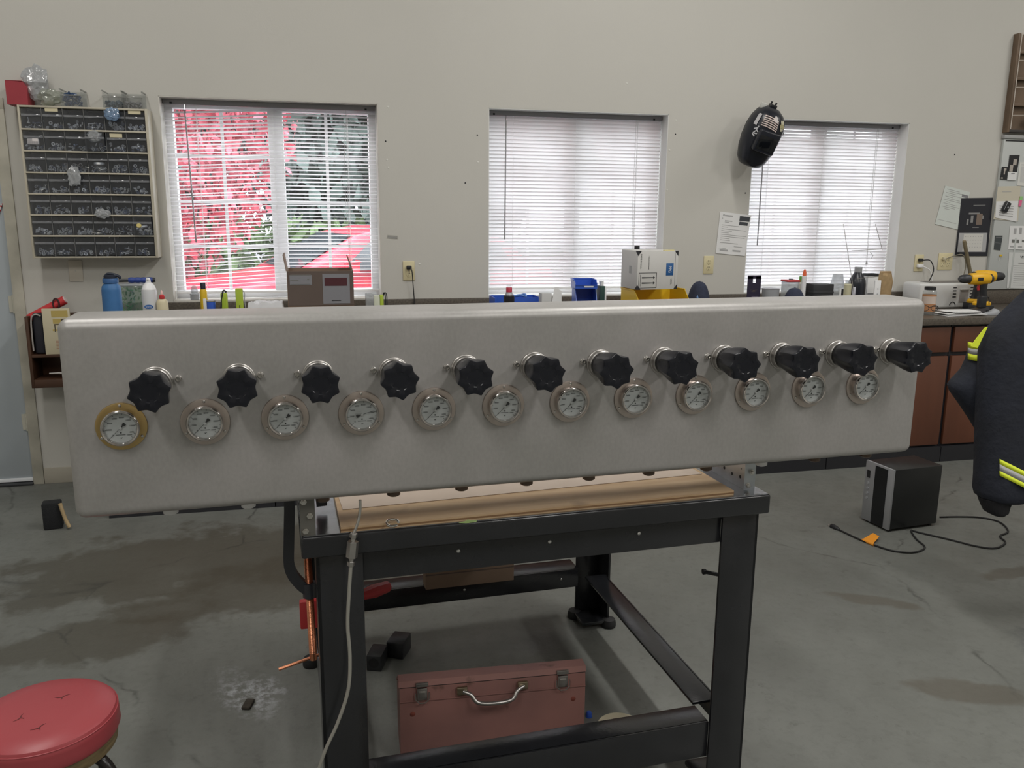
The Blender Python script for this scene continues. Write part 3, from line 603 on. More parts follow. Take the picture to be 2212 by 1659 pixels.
hp += [TW(.02, 1.715, .20), TW(-.02, 1.70, .10), TW(-.08, 1.66, .02), TW(-.16, 1.62, .0045), TW(-.3, 1.60, .0045)]
b = MB(); b.tube(smooth([toL(p) for p in hp]), .0040, 10); obj('hose', b, mat('grey_braid', (0.42, 0.41, 0.37), 0.42, 0.5), t)

# ------------------------------------------------------------------ C-clamp
CY_ = 1.900; cl0 = TW(.03, CY_, TT); t = thing('c_clamp', 'black C-clamp with a copper screw gripping the left edge of the bench', 'clamp', cl0, PHI)
def CL(px_, py_, yn=CY_):
    P = onN(px_, py_, yn)-cl0; return Vector((P.dot(TV), P.dot(NV), P.z))
path = [(.050, 0, .016), (.045, 0, .075), (.03, 0, .110), (.0, 0, .115), (-.024, 0, .085), CL(625, 1090), CL(625, 1120), CL(624, 1170), CL(624, 1215), CL(632, 1240), CL(650, 1262), CL(668, 1275)]
b = MB(); rings = []
sp = smooth([Vector(p) for p in path], 5)
for i, p in enumerate(sp):
    tg = (sp[min(i+1, len(sp)-1)]-sp[max(i-1, 0)]).normalized(); nr = Vector((tg.z, 0, -tg.x))
    w_, e_ = .012, .010
    rings.append([tuple(p+nr*sx*w_+Vector((0, sy*e_, 0))) for sx, sy in ((1, 1), (1, .3), (.5, .2), (.5, -.2), (1, -.3), (1, -1), (-1, -1), (-1, 1))])
b.loft(rings); obj('frame', b, IRON, t)
S0, S1 = CL(664, 1195), CL(677, 1424); dS = S1-S0
b = MB(); b.tube([S0+dS*.27, S0+dS*.40], .016, 16); obj('boss', b, IRON, t)
b = MB(); pr = []; rd = []
for i in range(160):
    pr.append(S0+dS*(i/159)*.93); rd.append(.0080+(.0014 if i % 2 else 0))
b.tube(pr, .007, 12, rad=rd); obj('screw', b, COPPER, t, ang=60)
b = MB(); b.tube([S0+dS*.92, S1], .0085, 14); sc = obj('screw_head', b, COPPER, t)
b = MB(); b.cyl(CL(602, 1446, CY_-.01), CL(690, 1414, CY_+.01), .0038, 10); obj('sliding_bar', b, COPPER, t)
b = MB(); b.lathe([(.006, .0), (.014, .002), (.014, .010), (.006, .014)], 16, 'z', (S0.x, 0, -.0645)); obj('swivel_pad', b, IRON, t)
# red bar clamp lying across the left lower rail
A = onN(664, 1325, 2.20); B_ = onN(822, 1272, 2.42)
P0 = Vector((A.x, A.y, .214)); t = thing('bar_clamp', 'red bar clamp resting across the rails behind the left bench leg', 'clamp', P0)
b = MB(); b.box(-.02, -.012, .004, .03, .012, .085, .004); obj('fixed_jaw', b, RED, t, (A-P0)-Vector((0, 0, .045)))
dB = (B_-A)
b = MB(); b.cyl((A-P0), (B_-P0)+dB*.12, .009, 8); obj('bar', b, DARKGREY, t)
b = MB(); q1 = (B_-P0); b.tube([q1-dB*.30, q1-dB*.1, q1+dB*.1], .02, 10, rad=[.014, .021, .018]); obj('sliding_jaw', b, RED, t)
b = MB(); b.tube([q1-dB*.34, q1-dB*.34+Vector((.004, -.03, -.04))], .016, 8, rad=[.014, .009]); obj('pad', b, GREYP, t)
# cardboard on the rear rail
P = onN(915, 1262, 2.80); P2 = onN(1103, 1240, 2.80)
o = thing('cardboard_strip', 'brown cardboard strip standing on the rear rail under the bench', 'cardboard', TW(P.dot(TV), 2.755, .2145), PHI)
b = MB(); b.box(0, 0, 0, (P2-P).length, .055, .11, .002); obj('sheet', b, CARD, o)
b = MB(); b.box(.0, -.001, .052, (P2-P).length, .0, .056); obj('crease', b, CARDD, o)

# ------------------------------------------------------------------ toolbox under the bench
tbx = TW(.278, 2.10, 0); t = thing('toolbox', 'worn dull red metal toolbox standing on the floor under the bench', 'toolbox', tbx, PHI-.096)
W_, Hb, Dp = .530, .262, .20
b = MB(); b.prism([(0, 0), (Dp, 0), (Dp, .150), (.052, .244), (.004, .244), (0, .205)], W_, 'x', 0); obj('body', b, TOOLRED, t, ang=20)
b = MB(); b.prism([(-.001, .2035), (-.003, .2035), (-.003, .2065), (-.001, .2065)], W_, 'x', 0); obj('fold_seam', b, TOOLRED, t)
b = MB(); b.prism([(.002, .2465), (.054, .2465), (Dp+.002, .1525), (Dp+.002, .160), (.050, Hb-.002), (.008, Hb)], W_+.004, 'x', -.002); lid = obj('lid', b, TOOLRED, t, ang=20)
b = MB(); b.box(.0, .003, .2441, W_, .05, .2464); obj('lid_gap', b, INK, t)
for x in (.062, .462):
    b = MB(); b.box(x-.014, -.006, .208, x+.014, 0, .243, .001); b.box(x-.010, -.010, .214, x+.010, -.006, .236, .002); la = obj('latch', b, STEELD, t)
    b = MB(); b.tube([(x-.019, -.008, .232), (x-.018, -.010, .212), (x-.008, -.012, .203), (x+.008, -.012, .203), (x+.018, -.010, .212), (x+.019, -.008, .232)], .0018, 6); obj('latch_wire', b, STEELD, la)
    b = MB(); b.box(x-.017, -.004, .247, x+.017, .004, .258, .001); obj('latch_keeper', b, STEELD, la)
b = MB(); b.tube(smooth([(.176, -.010, .226), (.196, -.020, .220), (.215, -.030, .200), (.262, -.034, .196), (.310, -.030, .200), (.328, -.020, .220), (.348, -.010, .226)], 5), .0058, 12, rad=None); obj('handle', b, STEELD, t)
for x in (.176, .348):
    b = MB(); b.box(x-.018, -.010, .214, x+.012, 0, .238, .003); obj('handle_bracket', b, mat('brassy', (0.5, 0.42, 0.3), 0.35, 1.0), t)
for x in (.035, .495):
    b = MB(); b.lathe([(.0075, 0), (.007, -.001), (.003, -.0025)], 12, 'y', (x, 0, .165)); obj('rivet', b, mat('rust_red', (0.20, 0.05, 0.035), 0.6), t)

# ------------------------------------------------------------------ things on the floor
def block(label, px_, py_, s, rz, bore):
    P = onZ(px_, py_, 0); t = thing('steel_block', label, 'block', P, rz, 'black steel blocks under the bench')
    b = MB(); b.box(-s[0]/2, -s[1]/2, 0, s[0]/2, s[1]/2, s[2], .003); obj('body', b, DARKGREY, t)
    if bore:
        b = MB(); b.lathe([(.018, 0), (.018, -.0008)], 20, 'y', (0, -s[1]/2, s[2]*.55)); obj('bore', b, INK, t)
block('black steel block with a round bore, next to the left bench leg', 815, 1436, (.052, .085, .056), -.35, True)
block('solid black steel block, just behind the bored one', 862, 1410, (.062, .085, .060), -.45, False)
P = onZ(1338, 1600, 0); t = thing('tape_roll', 'roll of beige masking tape on the floor behind the front rail', 'tape roll', P, .3)
b = MB(); b.lathe([(.038, 0), (.066, 0), (.066, .05), (.038, .05), (.038, 0)], 36, 'z', cap0=False, cap1=False); obj('tape', b, TAPE, t)
b = MB(); b.lathe([(.0375, .001), (.0375, .051), (.0355, .051), (.0355, .001), (.0375, .001)], 36, 'z', cap0=False, cap1=False); obj('core', b, CARD, t)
P = onZ(1272, 1548, 0); t = thing('bottle_cap', 'tiny blue plastic cap on the floor right of the toolbox', 'cap', P)
b = MB(); b.lathe([(.009, 0), (.0095, .003), (.0085, .014), (.006, .018), (.0, .019)], 16, 'z'); obj('shell', b, BLUE, t); b = MB(); b.lathe([(.0105, 0), (.0105, .003)], 16, 'z'); obj('rim', b, BLUE, t)
# tan tub in front of the bench
P = TW(.33, 1.56, 0); t = thing('tan_tub', 'tan round tub whose rim just shows before the front rail', 'tub', P)
b = MB(); b.lathe([(.095, 0), (.100, .005), (.105, .195), (.108, .200), (.108, .212), (.103, .214), (.099, .198), (.092, .012), (.0, .012)], 40, 'z', cap1=False); obj('shell', b, TAN, t)
b = MB(); b.lathe([(.1095, .195), (.1115, .200), (.1115, .208), (.1095, .212)], 40, 'z', cap0=False, cap1=False); obj('rim', b, TAN, t)
# dirt lump and brush
P = onZ(536, 1524, 0); b = MB(); b.box(-.014, -.026, 0, .014, .026, .010, .004); o = obj('dirt_clod', b, mat('dirt', (0.055, 0.045, 0.035), 0.9, vary=.4, vs=60), None, P, (0, 0, -.25)); tag(o, 'small dark clod of dirt on the floor near the stool', 'dirt clod')
P = onZ(128, 1140, 0); t = thing('hand_brush', 'black bristled hand brush with a wooden handle, standing against the wall end of the cabinets', 'brush', (P.x, P.y, 0), .15)
b = MB(); b.box(-.065, -.02, .0, .018, .045, .135, .008)
obj('bristles', b, mat('bristles', (0.010, 0.011, 0.013), 0.9, bump=1.0, bs=250), t)
b = MB(); b.tube(smooth([(.018, -.028, .132), (.026, -.032, .09), (.038, -.038, .045), (.050, -.042, .012)]), .009, 10, rad=None); obj('handle', b, mat('brush_wood', (0.45, 0.33, 0.18), 0.6, vary=.3, vs=20), t)
# small black appliance with silver front, cord and orange tag
t = thing('ice_maker', 'small black boxy appliance with a silver striped front on the floor by the cabinets', 'appliance', (2.707, 3.385, 0), .10)
b = MB(); b.box(.012, 0, .012, .305, .185, .318, .004); obj('housing', b, mat('appliance_black', (0.014, 0.015, 0.016), 0.35), t)
b = MB(); b.box(.0, -.001, .010, .012, .186, .320, .002); fp = obj('front_panel', b, SILVERP, t)
b = MB(); b.box(-.0015, .035, .012, .0, .118, .310); obj('dark_window', b, mat('front_glass', (0.008, 0.009, 0.011), 0.12), fp)
b = MB(); b.box(-.002, .150, .235, .0, .172, .272); obj('display', b, INK, fp)
for i in range(4):
    b = MB(); b.lathe([(.007, 0), (.007, -.0025)], 14, 'x', (0, .160, .205-.026*i)); obj('button', b, GREYP, fp)
for (x, y) in ((.03, .02), (.28, .02), (.03, .165), (.28, .165)):
    b = MB(); b.lathe([(.012, 0), (.010, .0125)], 12, 'z', (x, y, 0)); obj('foot', b, RUBBER, t)
cp = [onZ(a, c, .005) for a, c in [(2030, 1117), (2070, 1116), (2120, 1118), (2160, 1128), (2178, 1148), (2160, 1158), (2172, 1172), (2150, 1184), (2110, 1180), (2050, 1165), (1985, 1150), (1968, 1146), (1980, 1165), (1998, 1182), (1975, 1193), (1930, 1190), (1885, 1176), (1850, 1162), (1810, 1143)]]
t = thing('power_cord', 'black power cord looping out behind the small black appliance to a loose plug', 'cord', cp[0])
b = MB(); b.tube(smooth([p-cp[0] for p in cp], 5), .0042, 8); obj('cable', b, RUBBER, t)
pe = cp[-1]-cp[0]; pdv = (cp[-1]-cp[-2]).normalized()
b = MB(); b.tube([pe-pdv*.01, pe+pdv*.005, pe+pdv*.035, pe+pdv*.045], .01, 10, rad=[.006, .011, .014, .012]); pg = obj('plug', b, BLACKP, t)
sd = Vector((-pdv.y, pdv.x, 0))
for s in (-1, 1):
    b = MB(); b.cyl(pe+pdv*.045+sd*s*.006, pe+pdv*.062+sd*s*.006, .0022, 6); obj('prong', b, STEEL, pg)
tg0 = onZ(1885, 1176, .006)-cp[0]; tg1 = onZ(1862, 1166, .006)-cp[0]; tdv = tg1-tg0
b = MB(); b.cyl(tg0-tdv*.1, tg1, .0062, 10); b.add([tg0, tg1, tg1+Vector((.085, .035, .012)), tg0+Vector((.075, .055, .010)), tg0+Vector((0, 0, .002)), tg1+Vector((0, 0, .002)), tg1+Vector((.085, .035, .014)), tg0+Vector((.075, .055, .012))], [(0, 1, 2, 3), (4, 5, 6, 7), (0, 1, 5, 4), (1, 2, 6, 5), (2, 3, 7, 6), (3, 0, 4, 7)]); obj('tag', b, ORANGE, t, label='orange folded tag')

# ------------------------------------------------------------------ red stool
t = thing('shop_stool', 'low round shop stool with a cracked red vinyl cushion and a wooden seat ring', 'stool', (-.688, 2.065, 0), .4)
b = MB(); b.lathe([(.0, .334), (.10, .333), (.145, .329), (.160, .321), (.166, .309), (.167, .300), (.166, .285), (.168, .272), (.164, .262), (.0, .262)], 64, 'z', cap0=False, cap1=False); cu = obj('cushion', b, REDVINYL, t)
b = MB(); b.tube([(.1645*math.cos(2*PI*i/64), .1645*math.sin(2*PI*i/64), .3135) for i in range(64)], .0016, 6, closed=True); obj('piping', b, REDVINYL, cu)
for (x, y, a) in ((.045, .030, .2), (-.05, -.01, 1.1), (-.02, -.08, .6)):
    b = MB()
    for (l, an) in ((.020, a), (.018, a+2.4), (.012, a+4.2)):
        b.tube([(0, 0, 0), (l*.5*math.cos(an+.2), l*.5*math.sin(an+.2), .0004), (l*math.cos(an), l*math.sin(an), 0)], .001, 5, rad=[.0016, .0012, .0004])
    obj('crack', b, mat('torn_vinyl', (0.12, 0.03, 0.03), 0.8), cu, (x, y, .3335))
b = MB(); b.lathe([(.0, .2615), (.158, .2615), (.161, .255), (.158, .228), (.150, .224), (.0, .224)], 64, 'z', cap0=False, cap1=False); obj('seat_ring', b, OLDWOOD, t)
for i in range(4):
    a = PI/4+i*PI/2; c, s = math.cos(a), math.sin(a)
    b = MB(); b.tube(smooth([(.06*c, .06*s, .222), (.11*c, .11*s, .222), (.150*c, .150*s, .205), (.175*c, .175*s, .160), (.185*c, .185*s, .085), (.19*c, .19*s, .055)]), .014, 12); lg = obj('leg', b, BLACKPAINT, t)
    b = MB(); b.lathe([(.0, 0), (.004, 0), (.004, .01)], 8, 'z'); b.X = Matrix.Translation((.19*c, .19*s, .027)); b.lathe([(.018, -.009), (.027, -.006), (.027, .006), (.018, .009)], 20, 'x'); obj('caster', b, RUBBER, lg)


# ------------------------------------------------------------------ venetian blinds
def slat_mesh(wd, tilt, sag, seed, n=14):
    rnd = random.Random(seed); b = MB(); rows = []; prof = [(-.0125, 0), (-.006, .0014), (0, .0019), (.006, .0014), (.0125, 0)]
    ph = rnd.uniform(0, 6)
    for i in range(n+1):
        u = i/n; x = wd*u
        dz = -sag*max(0, (.52-u)/.52)**1.0*(1+.25*rnd.uniform(-1, 1)*0) + (.0012*math.sin(u*9+ph) if sag else 0)
        tl = tilt + (.06*math.sin(u*5+ph) if sag else 0)
        rows.append([(x, a*math.cos(tl)-h*math.sin(tl), a*math.sin(tl)+h*math.cos(tl)+dz) for a, h in prof])
    b.loft(rows, False, False, closed=False); me = b.mesh('slat', SLAT, 60); return me
blind_lab = ['white slatted blind, open and sagging on the left, over the red tree and car', 'white slatted blind fully closed in the middle window', 'white slatted blind closed in the window beside the black welding helmet']
for k, (x0, x1) in enumerate(WINS):
    YB = D+.100; wd = x1-x0-.016; t = thing('venetian_blind', blind_lab[k], 'blind', (x0+.008, YB, WZ0+.006), 0, 'blinds in the three windows')
    Hh = WZ1-WZ0-.006
    b = MB(); b.box(0, -.016, Hh-.032, wd, .016, Hh-.004, .002); hr = obj('head_rail', b, mat('head_rail_grey', (.30, .30, .32), .45), t)
    for xx in (.035, wd-.06):
        b = MB(); b.box(xx, -.019, Hh-.030, xx+.012, -.016, Hh-.020); obj('rail_clip', b, BLACKP, hr)
    pitch = .0218; ns = int((Hh-.032-.030)/pitch)
    if k == 0:
        var = [slat_mesh(wd, -.26+.03*random.uniform(-1, 1), .028+.012*random.random(), 10+j) for j in range(8)]
    else:
        var = [slat_mesh(wd, -1.02, 0, 1, 1)]
        half = slat_mesh(wd, -.78, 0, 1, 1)
    for i in range(ns):
        z = Hh-.046-i*pitch
        me = random.choice(var)
        if k == 2 and i < 3: me = half
        sl = sh('slat', me, t, (0, 0, z))
    zb = Hh-.046-ns*pitch
    b = MB(); b.box(0, -.012, zb-.004, wd, .012, zb+.010, .003); obj('bottom_rail', b, WHITE, t)
    if k == 0: t.children[-1].location = (0, 0, .004)
    for u in (.145, .50, .86):
        b = MB(); xx = wd*u
        for yy in (-.0132, .0132): b.cyl((xx, yy, zb), (xx, yy, Hh-.03), .0007, 5)
        b.cyl((xx+.004, 0, zb), (xx+.004, 0, Hh-.03), .0008, 5)
        obj('ladder_cord', b, WHITE, t)
    xw = .115; wl = (.76, .74, .78)[k]
    b = MB(); b.cyl((xw, -.022, Hh-.028), (xw-.004, -.026, Hh-.028-.03), .0018, 6); b.cyl((xw-.002, -.026, Hh-.06), (xw+.012*(1 if k == 0 else -.5), -.030, Hh-.06-wl*.95), .0042, 8); obj('tilt_wand', b, clear_mat('wand_clear', (.55, .55, .58), .2, .4, (.35, .35, .37)), t)
    xc = wd*.845
    b = MB(); b.tube([(xc, -.020, Hh-.03), (xc-.005, -.022, Hh*.5), (xc+.01, -.022, .20)], .0011, 5); b.tube([(xc+.012, -.020, Hh-.03), (xc+.008, -.022, Hh*.5), (xc+.012, -.022, .20)], .0011, 5)
    lc = obj('lift_cord', b, mat('cord_grey', (.5, .5, .5), .7), t)
    b = MB(); b.lathe([(.002, .03), (.006, .012), (.008, .0), (.003, -.002)], 10, 'z', (xc+.011, -.022, .17)); obj('tassel', b, mat('tassel_grey', (.35, .35, .36), .5), lc)

# ------------------------------------------------------------------ small-parts cabinet
KD = .130
_a = onY(36, 226, D-KD); _b = onY(318, 238, D-KD); _c = onY(70, 558, D-KD)
KX0, KX1, KZ0, KZ1 = _a.x, _b.x, _c.z, _a.z
t = thing('parts_cabinet', 'beige wall cabinet of forty-two clear small-parts drawers', 'parts cabinet', (KX0, D-.002, KZ0)); kw, kh = KX1-KX0, KZ1-KZ0
b = MB(); b.box(0, -.006, 0, kw, 0, kh); b.box(0, -KD, 0, .010, -.0065, kh, .001); b.box(kw-.014, -KD, 0, kw, -.0065, kh, .001); b.box(.0102, -KD+.0005, .0005, kw-.0142, -.0065, .008, .001); b.box(.0102, -KD+.0005, kh-.010, kw-.0142, -.0065, kh-.0005, .001)
obj('case', b, BEIGEP, t)
cw, chh = (kw-.024)/6, (kh-.018)/7
SH_ = mat('shelf_beige', (0.52, 0.48, 0.39), .5)
for r in range(1, 7):
    b = MB(); b.box(.010, -KD-.002, .008+r*chh-.004, kw-.014, -.006, .008+r*chh+.004, .001); obj('shelf', b, SH_, t)
for c in range(1, 6):
    b = MB(); b.box(.010+c*cw-.0012, -KD+.004, .008, .010+c*cw+.0012, -.006, kh-.010); obj('divider', b, mat('divider_grey', (.16, .16, .16), .6), t)
b = MB(); b.box(.0032, 0, .0052, cw-.0032, .0018, chh-.0062); b.box(.0032, 0, .0052, .0048, KD-.03, chh*.7); b.box(cw-.0048, 0, .0052, cw-.0032, KD-.03, chh*.7); b.box(.0032, 0, .0052, cw-.0032, KD-.03, .0068)
dr_me = b.mesh('drawer', SMOKEP, 0)
b = MB(); b.box(.0032, -.0030, chh*.60, cw-.0032, .0, chh*.70, .001); lip_me = b.mesh('pull_lip', clear_mat('lip_plastic', (.7, .72, .75), .12, .45, (.34, .35, .38)))
b = MB(); b.box(.0032, KD-.035, .0052, cw-.0032, KD-.030, chh-.008); back_me = b.mesh('drawer_back', mat('drawer_dark', (.055, .058, .070), .7), 0)
b = MB(); b.box(.010, -.0036, chh*.72, cw-.028, -.0031, chh*.90); lab_me = b.mesh('drawer_label', mat('label_yellow', (.62, .56, .38), .6))
for r in range(7):
    for c in range(6):
        out = .035 if (r, c) in ((5, 3), (1, 5)) else 0.0
        dw = sh('drawer', dr_me, t, (.010+c*cw, -KD+.008-out, .008+r*chh)); sh('pull_lip', lip_me, dw); sh('drawer_back', back_me, dw)
        if (r, c) in ((6, 1), (6, 5), (5, 4)): sh('drawer_label', lab_me, dw, (.008, 0, .012 if r == 6 else 0))
# loose hardware in the drawers
b = MB(); rnd = random.Random(5)
def rotm(): return Euler((rnd.uniform(0, 6), rnd.uniform(0, 6), rnd.uniform(0, 6))).to_matrix().to_4x4()
for r in range(7):
    for c in range(6):
        kind = rnd.choice(('nut', 'screw', 'washer', 'mix')); n_ = rnd.randint(14, 30)
        for i in range(n_):
            fx, fz = rnd.uniform(.012, cw-.012), rnd.uniform(.012, chh*.34)*rnd.uniform(.5, 1.3)
            pos = (KX0+.010+c*cw+fx, D-.002-KD+rnd.uniform(.018, .04), KZ0+.008+r*chh+fz)
            b.X = Matrix.Translation(pos) @ rotm(); b.cur = rnd.choice((0, 0, 1, 2))
            kk = kind if kind != 'mix' else rnd.choice(('nut', 'screw', 'washer'))
            if kk == 'nut': b.lathe([(.0035, -.003), (.0075, -.003), (.0075, .003), (.0035, .003), (.0035, -.003)], 6, 'z', cap0=False, cap1=False)
            elif kk == 'washer': b.lathe([(.0045, -.001), (.0095, -.001), (.0095, .001), (.0045, .001), (.0045, -.001)], 10, 'z', cap0=False, cap1=False)
            else: b.lathe([(.0045, -.003), (.0045, 0), (.002, .0), (.002, rnd.uniform(.012, .03))], 6, 'z')
o = obj('loose_hardware', b, [mat('zinc_parts', (.72, .72, .73), .4, .3), mat('pale_nylon', (.78, .77, .74), .5), mat('blued_parts', (.16, .19, .28), .4, .4)]); o['kind'] = 'stuff'; tag(o, 'loose screws, nuts and washers filling the clear drawers', 'hardware')
def incell(r, c, fx, fz, y=.014): return Vector((KX0+.010+c*cw+fx*cw, D-.002-KD+y, KZ0+.008+r*chh+fz*chh))
# things showing in single drawers
b = MB(); b.tube(smooth([(-.030, 0, -.010), (-.022, 0, .010), (-.005, 0, .006), (.012, 0, -.006), (.020, 0, .004), (.012, 0, .014), (.002, 0, .004), (-.012, 0, -.012), (.030, 0, -.010)]), .0022, 6); o = obj('hitch_clip', b, CHROME, None, incell(4, 2, .5, .35)); tag(o, 'bent silver hitch pin clip in a drawer of the third row', 'pin clip')
o = thing('small_jar', 'small jar with a white lid in a drawer of the third row', 'jar', incell(4, 3, .5, .06, .034)); b = MB(); b.lathe([(.024, 0), (.026, .004), (.026, .036), (.023, .040)], 20, 'z'); obj('glass_body', b, CLEARP, o); b = MB(); b.lathe([(.027, .0405), (.027, .050), (.025, .052)], 20, 'z'); obj('lid', b, WHITE, o)
b = MB(); b.box(-.030, -.006, 0, .026, .010, .030, .004); b.box(-.004, -.007, .016, .022, -.0055, .030); o = obj('caulk_packet', b, [mat('packet_white', (.7, .66, .66), .5), RED], None, incell(5, 0, .48, .30)); tag(o, 'white and red packet in the first drawer of the second row', 'packet')
def bag(name, label, loc, r, seed, m_=HAZEP, cat='plastic bag', group=None, ss=2):
    bm = bmesh.new(); bmesh.ops.create_icosphere(bm, subdivisions=3, radius=1); rn = random.Random(seed)
    from mathutils import noise as mn
    off = Vector((rn.uniform(0, 50), rn.uniform(0, 50), rn.uniform(0, 50)))
    for v in bm.verts:
        d = v.co.copy(); k_ = 1+.42*mn.noise(d*2.1+off)+.25*mn.noise(d*5.3+off); v.co = Vector((d.x*r[0]*k_, d.y*r[1]*k_, d.z*r[2]*k_))
    me = bpy.data.meshes.new(name); bm.to_mesh(me); bm.free(); me.materials.append(m_)
    o = link(name, me, None, loc); tag(o, label, cat, group); return o
bag('plastic_bag', 'crumpled clear plastic bag standing on top of the parts cabinet', Vector((KX0+.085, D-.075, KZ1+.115)), (.060, .04, .085), 3)
bag('plastic_bag', 'greenish clear bag lying on top of the parts cabinet', Vector((KX0+.145, D-.075, KZ1+.048)), (.062, .04, .042), 8, clear_mat('greenish_bag', (.80, .83, .78), .12, .38, (.50, .52, .46), bump=.6, bs=40))
for (r, c, fx, fz, rr, sd, lb) in [(5, 3, .5, .72, (.034, .014, .028), 21, 'clear bag spilling from the pulled-out drawer in the second row'), (6, 4, .45, .78, (.036, .014, .032), 22, 'bluish clear bag sticking out of the top row'), (3, 2, .35, .85, (.03, .012, .05), 23, 'pale crumpled bag hanging over the fourth row'), (2, 3, .55, .08, (.036, .012, .022), 24, 'clear bag caught between the fifth and sixth row')]:
    bag('plastic_bag', lb, incell(r, c, fx, fz, -.020), rr, sd, clear_mat('bluish_bag', (.70, .78, .88), .12, .42, (.30, .45, .66), bump=.6, bs=40) if sd == 22 else HAZEP)
o = thing('yellow_fitting', 'yellow and white fitting in the pulled-out drawer of the sixth row', 'fitting', incell(1, 5, .45, .45, -.02)); b = MB(); b.lathe([(.010, 0), (.013, .004), (.013, .012), (.006, .016)], 14, 'y', (-.012, -.012, .008)); obj('knob', b, mat('pale_yellow', (.70, .58, .22), .5), o); b = MB(); b.cyl((-.005, 0, 0), (.028, .002, .006), .007, 10); obj('spout', b, WHITE, o)
# on top: red box and clear bins
o = thing('red_box', 'red cardboard box at the left end of the parts cabinet top', 'box', (KX0-.045, D-.125, KZ1+.001)); b = MB(); b.prism([(0, 0), (.096, 0), (.100, .085), (.080, .112), (0, .115)], .11, 'y', 0); obj('carton', b, REDCARD, o); b = MB(); b.box(.002, -.001, .1145, .078, .108, .117, .001); obj('flap', b, REDCARD, o)
def clearbin(label, x, w_, fill, fm):
    o = thing('clear_bin', label, 'bin', (x, D-.128, KZ1+.001), 0, 'clear bins on top of the parts cabinet'); h_ = .085; d_ = .12
    b = MB(); b.box(0, 0, 0, .002, d_, h_); b.box(w_-.002, 0, 0, w_, d_, h_); b.box(0, 0, 0, w_, .002, h_*.62); b.box(0, d_-.002, 0, w_, d_, h_); b.box(0, 0, 0, w_, d_, .002); obj('walls', b, CLEARP, o, ang=0)
    b = MB(); b.box(-.002, -.003, h_*.60, w_+.002, .0, h_*.68, .001); b.box(-.003, -.002, h_-.004, .003, d_, h_+.002, .001); b.box(w_-.003, -.002, h_-.004, w_+.003, d_, h_+.002, .001); obj('rim', b, clear_mat('bin_rim', (.75, .76, .75), .2, .3, (.5, .5, .48)), o)
    b = MB(); rn = random.Random(int(x*100))
    for i in range(60):
        b.X = Matrix.Translation((rn.uniform(.010, w_-.010), rn.uniform(.012, .05), rn.uniform(.008, h_*fill))) @ Euler((rn.uniform(0, 6), rn.uniform(0, 6), rn.uniform(0, 6))).to_matrix().to_4x4()
        b.lathe([(.006, -.008), (.006, .0), (.0035, 0), (.0035, .010)], 7, 'z')
    f = obj('contents', b, fm, o); f['kind'] = 'stuff'
clearbin('clear bin full of dark blue fittings on the parts cabinet', KX0+.205, .098, .80, mat('blue_fittings', (.03, .07, .16), .5))
clearbin('clear bin half full of blue-grey parts on the parts cabinet', KX0+.405, .092, .42, mat('bluegrey_fittings', (.09, .13, .17), .5))
clearbin('clear bin with a white card at the right end of the parts cabinet', KX0+.502, .094, .36, mat('grey_fittings', (.24, .24, .25), .5))

# ------------------------------------------------------------------ wall plates, stickers and wiring
def plate(name, label, px_, py_, kind, cat):
    P = onY(px_, py_, D); t = thing(name, label, cat, (P.x, D-.0005, P.z)); 
    w_, h_ = (.070, .115) if kind != 'quad' else (.115, .115)
    b = MB(); b.box(-w_/2, -.006, -h_/2, w_/2, 0, h_/2, .003); obj('cover', b, IVORY if kind != 'blank' else mat('blank_plate', (.56, .52, .45), .5), t)
    if kind in ('duplex', 'quad'):
        for xx in ((0,) if kind == 'duplex' else (-.023, .023)):
            for zz in (-.020, .020):
                b = MB(); b.lathe([(.0165, -.006), (.0165, -.0075), (.015, -.008)], 20, 'y', (xx, 0, zz)); rc = obj('receptacle', b, IVORY, t)
                b = MB(); b.box(xx-.0075, -.0085, zz+.001, xx-.0045, -.0079, zz+.010); b.box(xx+.0045, -.0085, zz+.002, xx+.0070, -.0079, zz+.009); b.lathe([(.0025, -.0079), (.0025, -.0085)], 8, 'y', (xx, 0, zz-.008)); obj('slots', b, INK, rc)
    b = MB(); b.lathe([(.0032, -.006), (.0028, -.0075)], 10, 'y'); obj('plate_screw', b, STEELD, t)
    return t, P
plate('cover_plate', 'blank beige cover plate on the wall below the parts cabinet', 164, 585, 'blank', 'wall plate')
o1, P1 = plate('wall_outlet', 'ivory duplex outlet with a black plug, between the first and middle windows', 883, 585, 'duplex', 'outlet')
plate('wall_outlet', 'ivory duplex outlet with nothing plugged in, left of the third window', 1530, 572, 'duplex', 'outlet')
o3, P3 = plate('wall_outlet', 'ivory outlet right of the third window with a black and a white plug', 1984, 568, 'duplex', 'outlet')
o4, P4 = plate('wall_outlet', 'square double outlet below the dark calendar', 2041, 565, 'quad', 'outlet')
def cord(name, label, P, pts_, m_, r=.003, plugm=BLACKP, plugs=(.015, .028, .024)):
    t = thing(name, label, 'cord', P); b = MB(); b.box(-plugs[0], -.030, -.010, plugs[0], -.0085, .012, .004); obj('plug', b, plugm, t)
    b = MB(); b.tube(smooth([Vector(q)-Vector(P) for q in pts_]), r, 8); obj('cable', b, m_, t)
zz = CT+.002
cord('appliance_cord', 'thin black cord hanging from the outlet between the first two windows', P1+Vector((0, 0, .020)), [P1+Vector((.006, -.028, .018)), P1+Vector((.014, -.045, .0)), P1+Vector((.020, -.035, -.07)), P1+Vector((.026, -.03, -.16)), P1+Vector((.03, -.035, -.235)), P1+Vector((.08, -.08, -.258))], RUBBER, .003)
